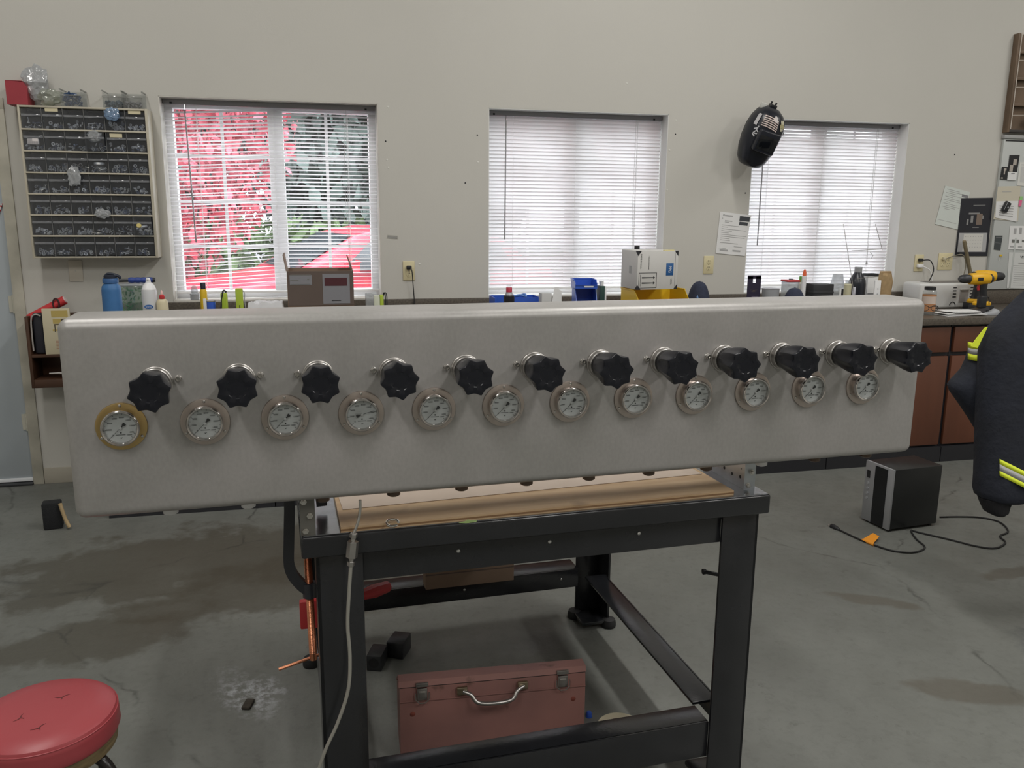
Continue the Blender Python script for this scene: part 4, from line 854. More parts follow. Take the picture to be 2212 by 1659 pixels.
cord('appliance_cord', 'black cord curving down from the upper socket right of the third window', P3+Vector((0, 0, .020)), [P3+Vector((.01, -.028, .02)), P3+Vector((.045, -.06, .018)), P3+Vector((.065, -.075, -.05)), P3+Vector((.02, -.08, -.15)), P3+Vector((-.01, -.08, -.25)), P3+Vector((-.03, -.10, -.277))], RUBBER, .0035)
cord('appliance_cord', 'white cord dropping from the lower socket right of the third window', P3+Vector((0, 0, -.020)), [P3+Vector((.012, -.028, -.02)), P3+Vector((.06, -.05, -.05)), P3+Vector((.075, -.06, -.13)), P3+Vector((.03, -.07, -.22)), P3+Vector((-.04, -.09, -.270))], WHITE, .003, WHITE, (.022, 0, 0))
cord('appliance_cord', 'grey cord looping from the square outlet behind the white appliance', P4+Vector((-.023, 0, .020)), [P4+Vector((-.015, -.028, .02)), P4+Vector((.04, -.05, .045)), P4+Vector((.10, -.05, .045)), P4+Vector((.135, -.045, -.02)), P4+Vector((.125, -.045, -.12)), P4+Vector((.12, -.06, -.25))], mat('cord_olive', (.22, .20, .15), .6), .0035, mat('plug_ivory', (.55, .50, .36), .5), (.010, 0, 0))
P = onY(848, 512, D); b = MB(); b.box(-.032, -.001, -.010, .032, 0, .010); o = obj('wall_sticker', b, mat('sticker_grey', (.42, .41, .37), .6), None, (P.x, D-.0003, P.z), (0, .08, 0)); tag(o, 'small grey printed sticker on the wall right of the first window', 'sticker')
b = MB()
for i in range(3):
    for j in range(9): b.box(-.029+j*.0064, -.0015, -.008+i*.0055, -.029+j*.0064+.005, -.001, -.005+i*.0055)
obj('print', b, GREYINK, o)
hole_me = MB().lathe([(.0045, 0), (.0045, -.001)], 10, 'y').mesh('screw_hole', INK)
patch_me = MB().lathe([(.006, 0), (.005, -.0015), (.0, -.002)], 10, 'y').mesh('filler_dab', mat('filler', (.66, .65, .61), .7))
wb = bpy.data.objects['wall_back']
for (a, c) in ((833, 305), (1031, 292), (1459, 290), (1610, 417), (2062, 334), (1005, 395)): P = onY(a, c, D); sh('screw_hole', hole_me, wb, (P.x, D-.0002, P.z))
for (a, c) in ((836, 345), (839, 362), (838, 231), (1441, 410), (1446, 324), (1460, 260), (1354, 180), (906, 570), (1032, 350)): P = onY(a, c, D); sh('filler_dab', patch_me, wb, (P.x, D-.0002, P.z))

# ------------------------------------------------------------------ papers on the wall
def quad_sheet(name, label, cat, corners, m_, y=D-.004, th=.0012, group=None):
    Ps = [onY(a, c, y) for a, c in corners]; o0 = sum(Ps, Vector())/4
    t = thing(name, label, cat, o0, 0, group); b = MB()
    n_ = Vector((0, th, 0)); v = [p-o0 for p in Ps]; b.add(v+[p+n_ for p in v], [(0, 1, 2, 3), (7, 6, 5, 4), (0, 4, 5, 1), (1, 5, 6, 2), (2, 6, 7, 3), (3, 7, 4, 0)]); obj('sheet', b, m_, t, ang=0)
    def uv(u, w): # u right, w down
        return (v[0]*(1-u)+v[1]*u)*(1-w)+(v[3]*(1-u)+v[2]*u)*w
    return t, uv
def marks(t, uv, rects, m_, name='print', lift=.0006):
    b = MB()
    for (u0_, w0_, u1_, w1_) in rects:
        q = [uv(u0_, w0_), uv(u1_, w0_), uv(u1_, w1_), uv(u0_, w1_)]; b.add([p-Vector((0, lift, 0)) for p in q], [(0, 1, 2, 3)])
    return obj(name, b, m_, t, ang=0)
t, uv = quad_sheet('notice_sheet', 'white printed notice taped to the wall left of the third window', 'paper', [(1556, 457), (1623, 465), (1609, 553), (1546, 547)], PAPER)
marks(t, uv, [(.10, .05, .15, .09), (.16, .06, .42, .075), (.16, .08, .42, .095), (.08, .14, .11, .16)]+[(.10, .30+i*.045, .10+l, .312+i*.045) for i, l in enumerate((.55, .2, .8, .35, .25, .85, .8, .3, .32))]+[(.10, .72, .70, .735), (.58, .79, .86, .805), (.08, .86, .32, .87), (.12, .89, .40, .93), (.55, .88, .82, .92), (.18, .19, .42, .21), (.18, .225, .32, .24)], PALEINK)
marks(t, uv, [(.64, .05, .97, .165), (.65, .185, .93, .265)], mat('photo_dark', (.05, .055, .065), .5), 'photo_block')
t, uv = quad_sheet('form_sheet', 'pale green printed form pinned crookedly left of the dark calendar', 'paper', [(2042, 401), (2096, 415), (2073, 497), (2020, 484)], PAPERG)
marks(t, uv, [(.1+(.1 if i % 2 else 0), .06+i*.045, .1+l, .072+i*.045) for i, l in enumerate((.5, .7, .4, .72, .3, .6, .7, .25, .55, .65, .5, .3))]+[(.05, .86, .8, .868)], PALEINK); marks(t, uv, [(.72, .10, .97, .17)], GREYINK, 'stamp')
t, uv = quad_sheet('wall_calendar', 'dark wall calendar with a motorbike picture above its date grid', 'calendar', [(2077, 428), (2145, 427), (2133, 553), (2063, 553)], mat('calendar_black', (.015, .016, .024), .4), D-.006)
marks(t, uv, [(.05, .60, .93, .93)], mat('calendar_grey', (.42, .42, .43), .6), 'date_page'); marks(t, uv, [(.20, .615, .80, .92)], mat('calendar_white', (.62, .61, .58), .6), 'date_grid', .0010)
marks(t, uv, [(.24+i*.08, .66+j*.06, .27+i*.08, .67+j*.06) for i in range(7) for j in range(4)], PALEINK, 'dates', .0014)
marks(t, uv, [(.28, .25, .62, .28), (.36, .30, .44, .42), (.70, .30, .76, .36), (.24, .36, .30, .46), (.40, .12, .78, .13), (.44, .50, .64, .51)], mat('chrome_print', (.25, .25, .25), .5), 'picture'); marks(t, uv, [(.54, .27, .72, .46)], mat('brown_print', (.20, .15, .12), .5), 'picture_tank', .0010)

# ------------------------------------------------------------------ white magnetic board and wooden rack at the right end
bx0 = 4.612
t = thing('magnet_board', 'tall white metal board covered with papers and magnets behind the drills', 'board', (bx0, D-.001, CT+.105))
b = MB(); b.box(0, -.022, 0, 1.3, 0, 1.025, .003); obj('board', b, mat('board_white', (.50, .52, .51), .35, vary=.05, vs=3), t)
b = MB(); b.box(-.008, -.030, 1.025, 1.31, 0, 1.050, .002); obj('top_rail', b, mat('board_rail', (.36, .36, .36), .5), t)
b = MB(); b.box(.012, -.0235, 1.008, 1.29, -.0222, 1.016); obj('seam', b, INK, t)
b = MB(); b.box(.185, -.026, .0, .200, -.022, .36, .001); obj('moulding', b, mat('board_white', (.5, .5, .5)), t)
YBd = D-.026
def onboard(name, label, cat, corners, m_, lift=.0): return quad_sheet(name, label, cat, corners, m_, YBd-lift, .0012)
t, uv = onboard('photo_print', 'dark portrait photo print near the top of the white board', 'photo', [(2181, 335), (2203, 335), (2197, 372), (2177, 370)], INK); marks(t, uv, [(.45, .25, .8, .6), (.15, .6, .5, 1.0)], mat('photo_pale', (.42, .38, .34), .6), 'figure')
t, uv = onboard('photo_card', 'small black card with a pale figure beside the portrait photo', 'photo', [(2165, 360), (2178, 361), (2175, 388), (2160, 387)], INK, .003); marks(t, uv, [(.35, .1, .75, .3), (.4, .3, .6, .6), (.1, .85, .4, .95)], mat('photo_pale', (.42, .38, .34)), 'figure')
t, uv = onboard('white_note', 'white note card under the portrait photo', 'note', [(2178, 372), (2197, 372), (2195, 389), (2176, 389)], PAPER, .0045); marks(t, uv, [(.35, .12, .75, .24)], GREYINK)
t, uv = onboard('framed_print', 'white framed print at the right edge of the board', 'frame', [(2203, 350), (2250, 352), (2246, 404), (2197, 401)], mat('frame_white', (.66, .66, .63), .5)); marks(t, uv, [(.08, .08, .95, .14), (.10, .18, .92, .85)], mat('frame_inner', (.55, .55, .54), .5), 'picture')
t, uv = onboard('folded_paper', 'curled cream paper under the phone magnet on the white board', 'paper', [(2156, 403), (2205, 402), (2199, 478), (2146, 474)], mat('cream_paper', (.58, .54, .44), .7)); marks(t, uv, [(.2, .15, .6, .17), (.15, .5, .7, .52), (.15, .6, .6, .62), (.2, .7, .75, .72)], PALEINK)
t, uv = onboard('folded_paper', 'white typed slip hanging over the cream paper', 'paper', [(2152, 435), (2200, 434), (2196, 479), (2150, 470)], PAPER, .003); marks(t, uv, [(.15, .25+i*.13, .8, .29+i*.13) for i in range(5)], PALEINK)
P = onY(2174, 447, YBd-.018); t = thing('phone_magnet', 'black oblong magnet clip holding the papers', 'magnet', P); t.rotation_euler = (0, .45, 0); b = MB(); b.box(-.022, -.008, -.036, .022, .012, .036, .005); obj('body', b, BLACKP, t); b = MB(); b.box(-.015, -.009, -.03, -.012, -.008, .03); b.lathe([(.006, -.008), (.006, -.009)], 14, 'y', (.008, 0, 0)); obj('mark', b, GREYP, t)
t, uv = onboard('sticky_flag', 'pink and green sticky flag at the edge of the papers', 'sticky note', [(2203, 424), (2210, 424), (2206, 446), (2200, 446)], mat('pink_note', (.75, .15, .30), .6), .004); marks(t, uv, [(0, 0, 1, .4)], mat('green_note', (.30, .58, .22), .6), 'green_half')
t, uv = onboard('dark_card', 'dark grey rectangular card magnet on the white board', 'card', [(2150, 509), (2166, 509), (2161, 541), (2147, 539)], mat('card_dark', (.05, .06, .065), .4)); marks(t, uv, [(.1, .1, .9, .13), (.1, .5, .9, .52)], GREYINK)
t, uv = onboard('labels_sheet', 'white sheet of small printed labels on the white board', 'paper', [(2182, 488), (2240, 488), (2236, 541), (2178, 538)], PAPER); [marks(t, uv, [q_], PALEINK) for q_ in ((.15, .1, .25, .35), (.35, .08, .45, .35), (.05, .85, .2, .92), (.35, .85, .5, .92))]; marks(t, uv, [(.10, .58, .38, .72), (.48, .58, .85, .68)], mat('ink_mid', (.16, .16, .15), .6), 'label_block')
t, uv = onboard('water_notice', 'tall white notice headed WATER low on the white board', 'paper', [(2180, 545), (2250, 547), (2245, 625), (2175, 622)], mat('notice_white', (.62, .63, .62), .6)); marks(t, uv, [(.30, .28, .65, .31), (.12, .36, .8, .37)]+[(.18, .42+i*.06, .85, .432+i*.06) for i in range(9)], PALEINK)
c_ = uv(.46, .13); b = MB(); b.text('WATER', .030, at(c_.x+.02, -.0008, c_.z)); obj('heading', b, INK, t)
P = onY(2162, 552, YBd-.006); o = thing('yellow_clip', 'small yellow clip on the white board', 'clip', P); b = MB(); b.box(-.008, -.004, -.006, .010, .004, .006, .002); obj('grip', b, YELLOW, o); b = MB(); b.cyl((.0, 0, -.004), (-.012, 0, -.035), .0012, 6); obj('wire', b, STEEL, o)
# wooden rack
t = thing('wooden_rack', 'brown wooden rack with narrow ledges high on the right end of the wall', 'rack', (4.606, D-.001, 2.090)); rw, rh, rd_ = 1.2, .632, .045
b = MB(); b.box(0, -.012, 0, rw, 0, rh); obj('back_board', b, RACKW, t)
b = MB(); b.box(0, -rd_, 0, .016, -.012, rh, .001); obj('side_board', b, RACKW, t)
b = MB(); b.box(rw-.016, -rd_, 0, rw, -.012, rh, .001); obj('side_board', b, RACKW, t)
for i in range(4):
    b = MB(); z = .02+i*.168; b.box(.016, -rd_, z-.018, rw-.016, -.012, z, .001) if i else b.box(.016, -rd_, -.0, rw-.016, -.012, .018, .001); obj('shelf', b, RACKW if i else mat('rack_dark', (.035, .03, .028), .6), t)
b = MB(); b.cyl((.020, -rd_-.003, .02), (.020, -rd_-.003, rh), .003, 8)
for z in (.11, .29, .46, rh-.004): b.tube([(.020, -rd_-.003, z), (.2, -rd_-.004, z+.006), (.55, -rd_-.003, z+.014), (rw-.02, -rd_-.003, z)], .0018, 6)
obj('white_cord', b, mat('cord_white', (.58, .52, .46), .6), t)
b_ = bag('plastic_bag', 'clear bag with blue print in the bottom of the wooden rack', Vector((4.83, D-.06, 2.168)), (.085, .032, .045), 31, clear_mat('bag_blueprint', (.75, .80, .85), .14, .42, (.42, .52, .60), bump=.6, bs=40))

# ------------------------------------------------------------------ open wooden box shelf by the door
t = thing('wall_shelf_box', 'dark brown open wooden box shelf on the wall beside the door', 'shelf', (-1.500, D-.001, .585)); sw, shh, sd_ = .40, .385, .17
for nm_, q in (('back_board', (0, -.012, 0, sw, 0, shh)), ('side_board', (0, -sd_, 0, .016, -.012, shh)), ('side_board', (sw-.016, -sd_, 0, sw, -.012, shh)), ('shelf', (.016, -sd_, .0, sw-.016, -.012, .045)), ('shelf', (.016, -sd_, .165, sw-.016, -.012, .180))):
    b = MB(); b.box(*q, bev=.002); obj(nm_, b, SHELFW, t)
sx, sy, sz = -1.500, D-.001, .585
o = thing('manual_booklet', 'cream booklet with yellow pictures leaning in the box shelf', 'booklet', (sx+.085, sy-.165, sz+.1805), 0); b = MB(); b.box(0, 0, 0, .135, .012, .245, .001); obj('pages', b, mat('booklet_cream', (.58, .52, .37), .6), o)
b = MB()
for (a, c, e, g) in ((.045, .20, .125, .235), (.045, .125, .125, .135), (.05, .165, .10, .19)): b.box(a, -.0006, c, e, 0, g)
obj('cover_print', b, mat('booklet_yellow', (.50, .38, .12), .6), o)
b = MB()
for (a, c, e, g) in ((.055, .12, .06, .16), (.055, .158, .12, .163), (.07, .10, .12, .112), (.09, .17, .125, .19), (.08, .085, .12, .1)): b.box(a, -.0010, c, e, -.0004, g)
obj('cover_drawing', b, mat('booklet_ink', (.10, .08, .05), .6), o)
b = MB()
for i in range(6): b.box(.055, -.0008, .030+i*.008, .12, 0, .033+i*.008)
obj('cover_text', b, mat('booklet_red', (.42, .22, .16), .6), o)
o = thing('dark_case', 'black zip case wedged beside the booklet in the box shelf', 'case', (sx+.03, sy-.15, sz+.1805)); b = MB(); b.box(0, 0, 0, .052, .10, .22, .012, 3); obj('shell', b, mat('case_black', (.014, .014, .022), .6), o); b = MB(); b.tube(smooth([(.045, -.004, .205), (.02, -.008, .215), (.0, -.010, .19), (-.004, -.010, .1), (-.004, -.010, .02)]), .004, 8); obj('cord', b, mat('case_cord', (.36, .33, .31), .6), o)
A = onY(97, 670, D-.10); B_ = onY(140, 648, D-.09); o = thing('red_tool', 'red tube-shaped tool with a black strap sticking out of the box shelf', 'tool', (A.x-.03, A.y, sz+.30)); O_ = Vector(o.location)
b = MB(); b.cyl(A-O_+(A-B_)*.8, B_-O_, .021, 18, .024); obj('barrel', b, RED, o); b = MB(); b.cyl(B_-O_, B_-O_+(B_-A)*.05, .019, 18); obj('end_cap', b, mat('cap_pale', (.6, .5, .5), .5), o)
m0 = A.lerp(B_, .62)-O_
b = MB(); b.tube([m0+Vector((.030*math.cos(a)*.5, -.022+.0*a, .030*math.sin(a))) for a in [2*PI*i/20 for i in range(20)]], .0045, 8, closed=True); b.tube([m0+Vector((.0, -.022, -.03)), m0+Vector((.004, -.024, -.08))], .007, 8); obj('strap', b, mat('strap_dark', (.04, .012, .014), .6), o)
o = thing('pliers', 'pair of pliers with grey jaws on the lower ledge of the box shelf', 'pliers', (sx+.085, sy-.14, sz+.0455+.006)); b = MB(); b.tube([(0, 0, .022), (.05, .0, .022), (.075, 0, .020)], .008, 8, rad=[.005, .007, .009]); obj('jaws', b, STEELD, o)
for s in (-1, 1):
    b = MB(); b.tube(smooth([(.07, 0, .02), (.12, .012*s, .014+.010*s), (.2, .018*s, .006)]), .006, 8); obj('handle', b, mat('plier_grip', (.09, .03, .045), .5), o)
o = thing('grey_cup', 'small grey cup in the lower part of the box shelf', 'cup', (sx+.225, sy-.09, sz+.0455)); b = MB(); b.lathe([(.026, 0), (.032, .075), (.029, .075), (.024, .004)], 20, 'z'); obj('cup_body', b, GREYP, o); b = MB(); b.lathe([(.033, .072), (.034, .078), (.031, .079)], 20, 'z', cap0=False, cap1=False); obj('rim', b, GREYP, o)
# candy-cane hooks on the door
for (a, c, lb) in ((6, 343, 'small red and white striped cane hanging high on the door'), (2, 447, 'small red and white striped cane hanging lower on the door')):
    P = onY(a, c, D+.005); o = thing('candy_cane', lb, 'decoration', P); b = MB(); r_ = MB()
    pts_ = smooth([(-.012, 0, -.030), (-.004, 0, -.008), (.004, 0, .010), (.012, 0, .014), (.017, 0, .006), (.014, 0, -.004)], 5)
    b.tube(pts_, .0042, 8); obj('cane', b, mat('candy_white', (.72, .68, .68), .4), o); b = MB()
    for i in range(2, len(pts_)-2, 5): b.tube(pts_[i:i+3], .0045, 8)
    obj('stripe', b, RED, o)

# ------------------------------------------------------------------ things on the worktop
def cfit(pl_, pr_, pt_, Y):
    A = onY(pl_, pt_, Y); B = onY(pr_, pt_, Y); return (A.x+B.x)/2, B.x-A.x, A.z-CT
def ct(name, label, cat, x, y, rz=0.0, group=None): return thing(name, label, cat, (x, y, CT+.0006), rz, group)
def lath(o, name, prof, m_, n=28, c=(0, 0, 0), axis='z'):
    b = MB(); b.lathe(prof, n, axis, c); return obj(name, b, m_, o)
def bx(o, name, q, m_, bev=.002, seg=2):
    b = MB(); b.box(*q, bev=bev, seg=seg); return obj(name, b, m_, o)
# blue flask
x, w, h = cfit(217, 260, 604, 4.55); r = w/2
o = ct('water_bottle', 'blue insulated water bottle with a dark carry-loop lid', 'bottle', x, 4.55)
lath(o, 'flask', [(r*.9, 0), (r, .006), (r, h*.80), (r*.93, h*.87), (r*.72, h*.92), (r*.70, h*.93)], BOTBLUE)
lath(o, 'collar', [(r*.72, h*.931), (r*.80, h*.94), (r*.80, h*1.0), (r*.74, h*1.02)], mat('lid_blue', (.03, .10, .26), .5))
lath(o, 'lid', [(r*.66, h*1.021), (r*.66, h*1.07), (r*.55, h*1.085)], mat('lid_dark', (.012, .018, .035), .5))
b = MB(); b.tube(smooth([(-r*.5, 0, h*1.06), (-r*.2, 0, h*1.10), (r*.4, 0, h*1.09), (r*.95, 0, h*1.045), (r*.85, 0, h*1.02)]), .007, 8); obj('carry_loop', b, mat('lid_dark', (0, 0, 0)), o)
# green-filled clear box and the blue-handled tool on it
x, w, h = cfit(258, 318, 612, 4.80)
o = ct('clear_box', 'clear plastic box of green fasteners behind the blue bottle', 'box', x, 4.80)
bx(o, 'riser', (-w/2, -.06, 0, w/2, .06, .045), mat('riser_grey', (.30, .29, .28), .6)); bx(o, 'tray', (-w/2, -.06, .0455, w/2, .06, h-.012), clear_mat('tray_clear', (.75, .82, .78), .12, .25, (.3, .4, .33)))
b = MB(); rn = random.Random(4)
for i in range(70):
    b.X = Matrix.Translation((rn.uniform(-w/2+.012, w/2-.012), rn.uniform(-.05, .03), rn.uniform(.055, h-.025))) @ Euler((rn.uniform(0, 6), rn.uniform(0, 6), 0)).to_matrix().to_4x4(); b.box(-.008, -.003, -.003, .008, .003, .003)
f = obj('fasteners', b, GREEN, o); f['kind'] = 'stuff'
bx(o, 'lid', (-w/2-.003, -.063, h-.0115, w/2+.003, .063, h-.002), HAZEP)
hz_ = h
o = thing('socket_wrench', 'black wrench with a ribbed blue handle lying on the clear box', 'wrench', (x, 4.79, CT+h+.014))
b = MB(); b.cyl((-.12, 0, .0), (-.02, 0, .002), .009, 10); b.lathe([(.010, -.008), (.016, -.006), (.016, .006), (.010, .008)], 14, 'z', (-.125, 0, 0)); obj('shaft', b, DARKGREY, o)
b = MB(); pr = []; rd = []
for i in range(41): pr.append((-.02+.12*i/40, 0, .003)); rd.append(.0125+.0022*abs(math.sin(i*PI/10)))
b.tube(pr, .01, 14, rad=rd); obj('grip', b, mat('grip_blue', (.02, .05, .25), .5), o, ang=60); b = MB(); b.cyl((.100, 0, .003), (.112, 0, .003), .0135, 14, .011); obj('end_cap', b, BLACKP, o)
# white spray bottle
x, w, h = cfit(305, 338, 626, 4.52); r = w/2
o = ct('spray_can', 'white aerosol can with a blue oval label and a white nozzle cap', 'spray can', x, 4.52)
lath(o, 'can', [(r*.95, 0), (r, .004), (r, h-.006), (r*.95, h)], mat('can_white', (.60, .61, .63), .4)); lath(o, 'shoulder', [(r*.97, h+.0005), (r*.75, h+.022), (r*.42, h+.034), (r*.40, h+.036)], WHITE)
b = MB(); b.lathe([(r*.34, h+.0365), (r*.30, h+.052), (r*.16, h+.056)], 14, 'z'); b.box(-.006, -.016, h+.048, .006, .004, h+.058, .002); obj('nozzle', b, WHITE, o)
b = MB(); b.X = Matrix.Translation((0, -r-.0006, h*.62)) @ Matrix.Scale(2.0, 4, (1, 0, 0)); b.lathe([(.0105, 0), (.0105, -.0012)], 24, 'y'); obj('label', b, mat('label_blue', (.03, .12, .36), .5), o)
b = MB(); b.text('Sprayway', .0075, at(0, -r-.0022, h*.62)); obj('lettering', b, WHITE, o)
# wood glue
x, w, h = cfit(337, 363, 646, 4.50)
o = ct('glue_bottle', 'cream wood glue bottle with a red cap and brown label', 'bottle', x, 4.50)
b = MB(); b.loft([[(w/2*k_*math.cos(a), .022*k_*math.sin(a), z) for a in [2*PI*i/24 for i in range(24)]] for z, k_ in ((0, .95), (.005, 1), (h-.02, 1), (h-.006, .8), (h, .45))]); obj('bottle_body', b, CREAM, o)
lath(o, 'cap', [(.013, h+.0005), (.014, h+.004), (.012, h+.018), (.006, h+.022)], RED); lath(o, 'nozzle', [(.006, h+.0225), (.004, h+.040), (.002, h+.043)], mat('nozzle_pink', (.75, .45, .42), .4))
b = MB(); b.X = Matrix.Translation((0, -.0215, h*.52)) @ Matrix.Rotation(-.2, 4, 'Y'); b.box(-w*.38, -.003, -.018, w*.38, 0, .018, .001); obj('label', b, mat('label_brown', (.10, .03, .02), .5), o)
b = MB(); b.text('Titebond', .012, at(0, -.0255, h*.55, .2)); obj('lettering', b, CREAM, o)
# sill row under the first window
x, w, h = cfit(404, 422, 642, 4.93); o = thing('small_tub', 'small grey-white tub on the sill of the first window', 'tub', (x, D+.03, WZ0+.0045)); lath(o, 'tub_body', [(.020, 0), (.024, .004), (.024, .030)], GREYP, 20); lath(o, 'lid', [(.0255, .0305), (.0255, .036), (.022, .038)], HAZEP, 20); b = MB(); b.lathe([(.016, .0385), (.020, .050), (.016, .075), (.008, .080)], 18, 'z'); obj('clear_cup', b, HAZEP, o)
x, w, h = cfit(431, 447, 625, 4.92); r = w/2
o = ct('yellow_bottle', 'slim yellow bottle with a dark cap below the first window', 'bottle', x, 4.92); lath(o, 'bottle_body', [(r*.95, 0), (r, .004), (r, h-.014), (r*.75, h)], YELLOW, 20); lath(o, 'cap', [(r*.74, h+.0005), (r*.74, h+.034), (r*.68, h+.036)], mat('cap_navy', (.012, .014, .03), .4), 20); bx(o, 'label', (-.002, -r-.0012, h*.3, r*.75, -r+.004, h*.72), WHITE, .0005)
x, w, h = cfit(446, 466, 651, 4.50); r = w/2
o = ct('blue_tin', 'small round blue tin with a pale rim', 'tin', x, 4.50); lath(o, 'tin_body', [(r*.96, 0), (r, .003), (r, h-.003), (r*.97, h)], BLUE, 24); lath(o, 'rim', [(r*1.03, h-.002), (r*1.03, h+.004), (r*.9, h+.005)], STEELD, 24)
x, w, h = cfit(476, 491, 633, 4.47)
o = ct('lime_pouch', 'lime green holder with a black strap, beside the blue tin', 'holder', x, 4.47); bx(o, 'holder_body', (-w/2, -.012, 0, w/2, .012, h), LIME, .006, 3); b = MB(); b.tube(smooth([(-w*.9, -.008, .012), (-w*.5, -.010, h*.6), (-w*.1, -.008, h+.008), (w*.35, 0, h+.004)]), .0045, 8); obj('strap', b, BLACKP, o)
for i in range(3): bx(o, 'rib', (-w*.3+i*w*.25, -.0135, .01, -w*.3+i*w*.25+.003, -.0115, h-.02), mat('lime_dark', (.33, .45, .03), .5), .0005)
x, w, h = cfit(508, 524, 623, 4.47)
o = ct('lime_case', 'upright lime green tool case with a wrist cord', 'case', x, 4.47); bx(o, 'case_body', (-w/2, -.010, 0, w/2, .010, h), LIME, .003); bx(o, 'slot', (-.002, -.0108, .03, .002, -.0098, h*.62), INK, 0); b = MB(); b.tube(smooth([(w*.5, 0, h*.95), (w*.75, -.004, h*.88), (w*.7, -.004, h*.7), (w*.85, -.004, h*.4), (w*.8, -.004, h*.1)]), .0022, 6); obj('wrist_cord', b, GREYP, o)
x, w, h = cfit(530, 617, 650, 4.52)
o = ct('paper_stack', 'crumpled white plastic-wrapped sheet left of the cardboard box', 'wrapper', x, 4.52); b = MB(); n_ = 12; rows = []
rn = random.Random(2)
for i in range(n_+1):
    rows.append([(-w/2+w*i/n_, -.07+.14*j/6, max(.004, (h*.95 if 0 < i < n_ and 0 < j < 6 else .05)+rn.uniform(-.012, .008))) for j in range(7)])
b.loft(rows, False, False, closed=False); obj('sheet', b, mat('wrap_white', (.62, .62, .64), .4), o, ang=20)
bx(o, 'stack', (-w/2+.004, -.066, 0, w/2-.004, .066, .035), PAPER)
# cardboard box
x, w, h = cfit(619, 763, 586, 4.55)
o = ct('cardboard_box', 'open brown cardboard box with a grey shipping label on the worktop', 'box', x, 4.55)
b = MB(); d_ = .26; th_ = .004
b.box(-w/2, 0, 0, w/2, th_, h); b.box(-w/2, d_-th_, 0, w/2, d_, h); b.box(-w/2, th_, 0, -w/2+th_, d_-th_, h); b.box(w/2-th_, th_, 0, w/2, d_-th_, h); b.box(-w/2, 0, 0, w/2, d_, .004); obj('carton', b, CARD, o, ang=0)
b = MB(); b.prism([(-w/2+.004, h*.40), (w/2-.001, h*.40), (w/2-.001, h-.001), (-w/2+.004, h-.001)], .003, 'y', -.0035); obj('front_flap', b, CARDD, o)
b = MB(); b.X = Matrix.Translation((-w/2, .13, h)) @ Matrix.Rotation(-.16, 4, 'Y'); b.box(-.004, -.12, 0, 0, .12, .085); obj('side_flap', b, CARD, o)
b = MB(); b.X = Matrix.Translation((w/2, .16, h)) @ Matrix.Rotation(-.30, 4, 'Y'); b.box(-.004, -.09, 0, 0, .09, .075); obj('side_flap', b, CARD, o)
b = MB(); b.box(w*.03, -.0045, h*.43, w*.44, -.0036, h*.95); lb = obj('shipping_label', b, mat('label_grey', (.22, .22, .24), .5), o)
b = MB(); b.box(w*.06, -.0052, h*.74, w*.40, -.0046, h*.88); obj('red_band', b, mat('band_dark_red', (.07, .016, .022), .5), lb)
b = MB(); b.box(w*.16, -.0052, h*.475, w*.30, -.0046, h*.488); obj('print', b, INK, lb)
b = MB(); b.box(-w*.46, -.0045, h*.76, -w*.13, -.0036, h*.93); l2 = obj('barcode_label', b, mat('label_grey', (0, 0, 0)), o)
b = MB()
for (a, c, e, g) in ((-.45, .925, -.14, .94), (-.45, .83, -.33, .845), (-.20, .845, -.17, .865), (-.45, .77, -.16, .776)): b.box(w*a, -.0052, h*c, w*e, -.0046, h*g)
obj('print', b, mat('ink_mid', (0, 0, 0)), l2)
# right of the box
x, w, h = cfit(789, 815, 633, 4.62)
o = ct('wipes_pack', 'clear pouch with a blue and white printed front beside the cardboard box', 'pouch', x, 4.62); bx(o, 'pouch', (-w/2, -.02, 0, w/2, .02, h), HAZEP, .006, 3); b = MB(); b.prism([(-w*.25, .02), (w*.4, .02), (w*.4, h*.55), (w*.1, h*.5)], .001, 'y', -.0215); obj('white_print', b, WHITE, o); b = MB(); b.prism([(-w*.1, h*.52), (w*.1, h*.60), (w*.42, h*.85), (w*.42, h*.6)], .001, 'y', -.0215); obj('blue_print', b, mat('print_blue', (.04, .10, .25), .5), o)
x, w, h = cfit(812, 828, 637, 4.52)
o = ct('lime_tape', 'lime tape measure with black wrist loops', 'tape measure', x, 4.52); bx(o, 'lime_body', (0, -.018, 0, w/2, .018, h), LIME, .004); bx(o, 'white_body', (-w/2-.012, -.018, 0, -.0005, .018, h-.004), mat('pale_green', (.55, .57, .46), .5), .003)
b = MB()
for dx in (.004, .012): b.tube(smooth([(w/2-.004, 0, h-.02), (w/2+dx*.5, -.004, h+.010), (w/2+dx+.006, -.006, h-.012), (w/2+dx+.004, -.006, .01)]), .003, 6)
obj('wrist_loop', b, BLACKP, o)
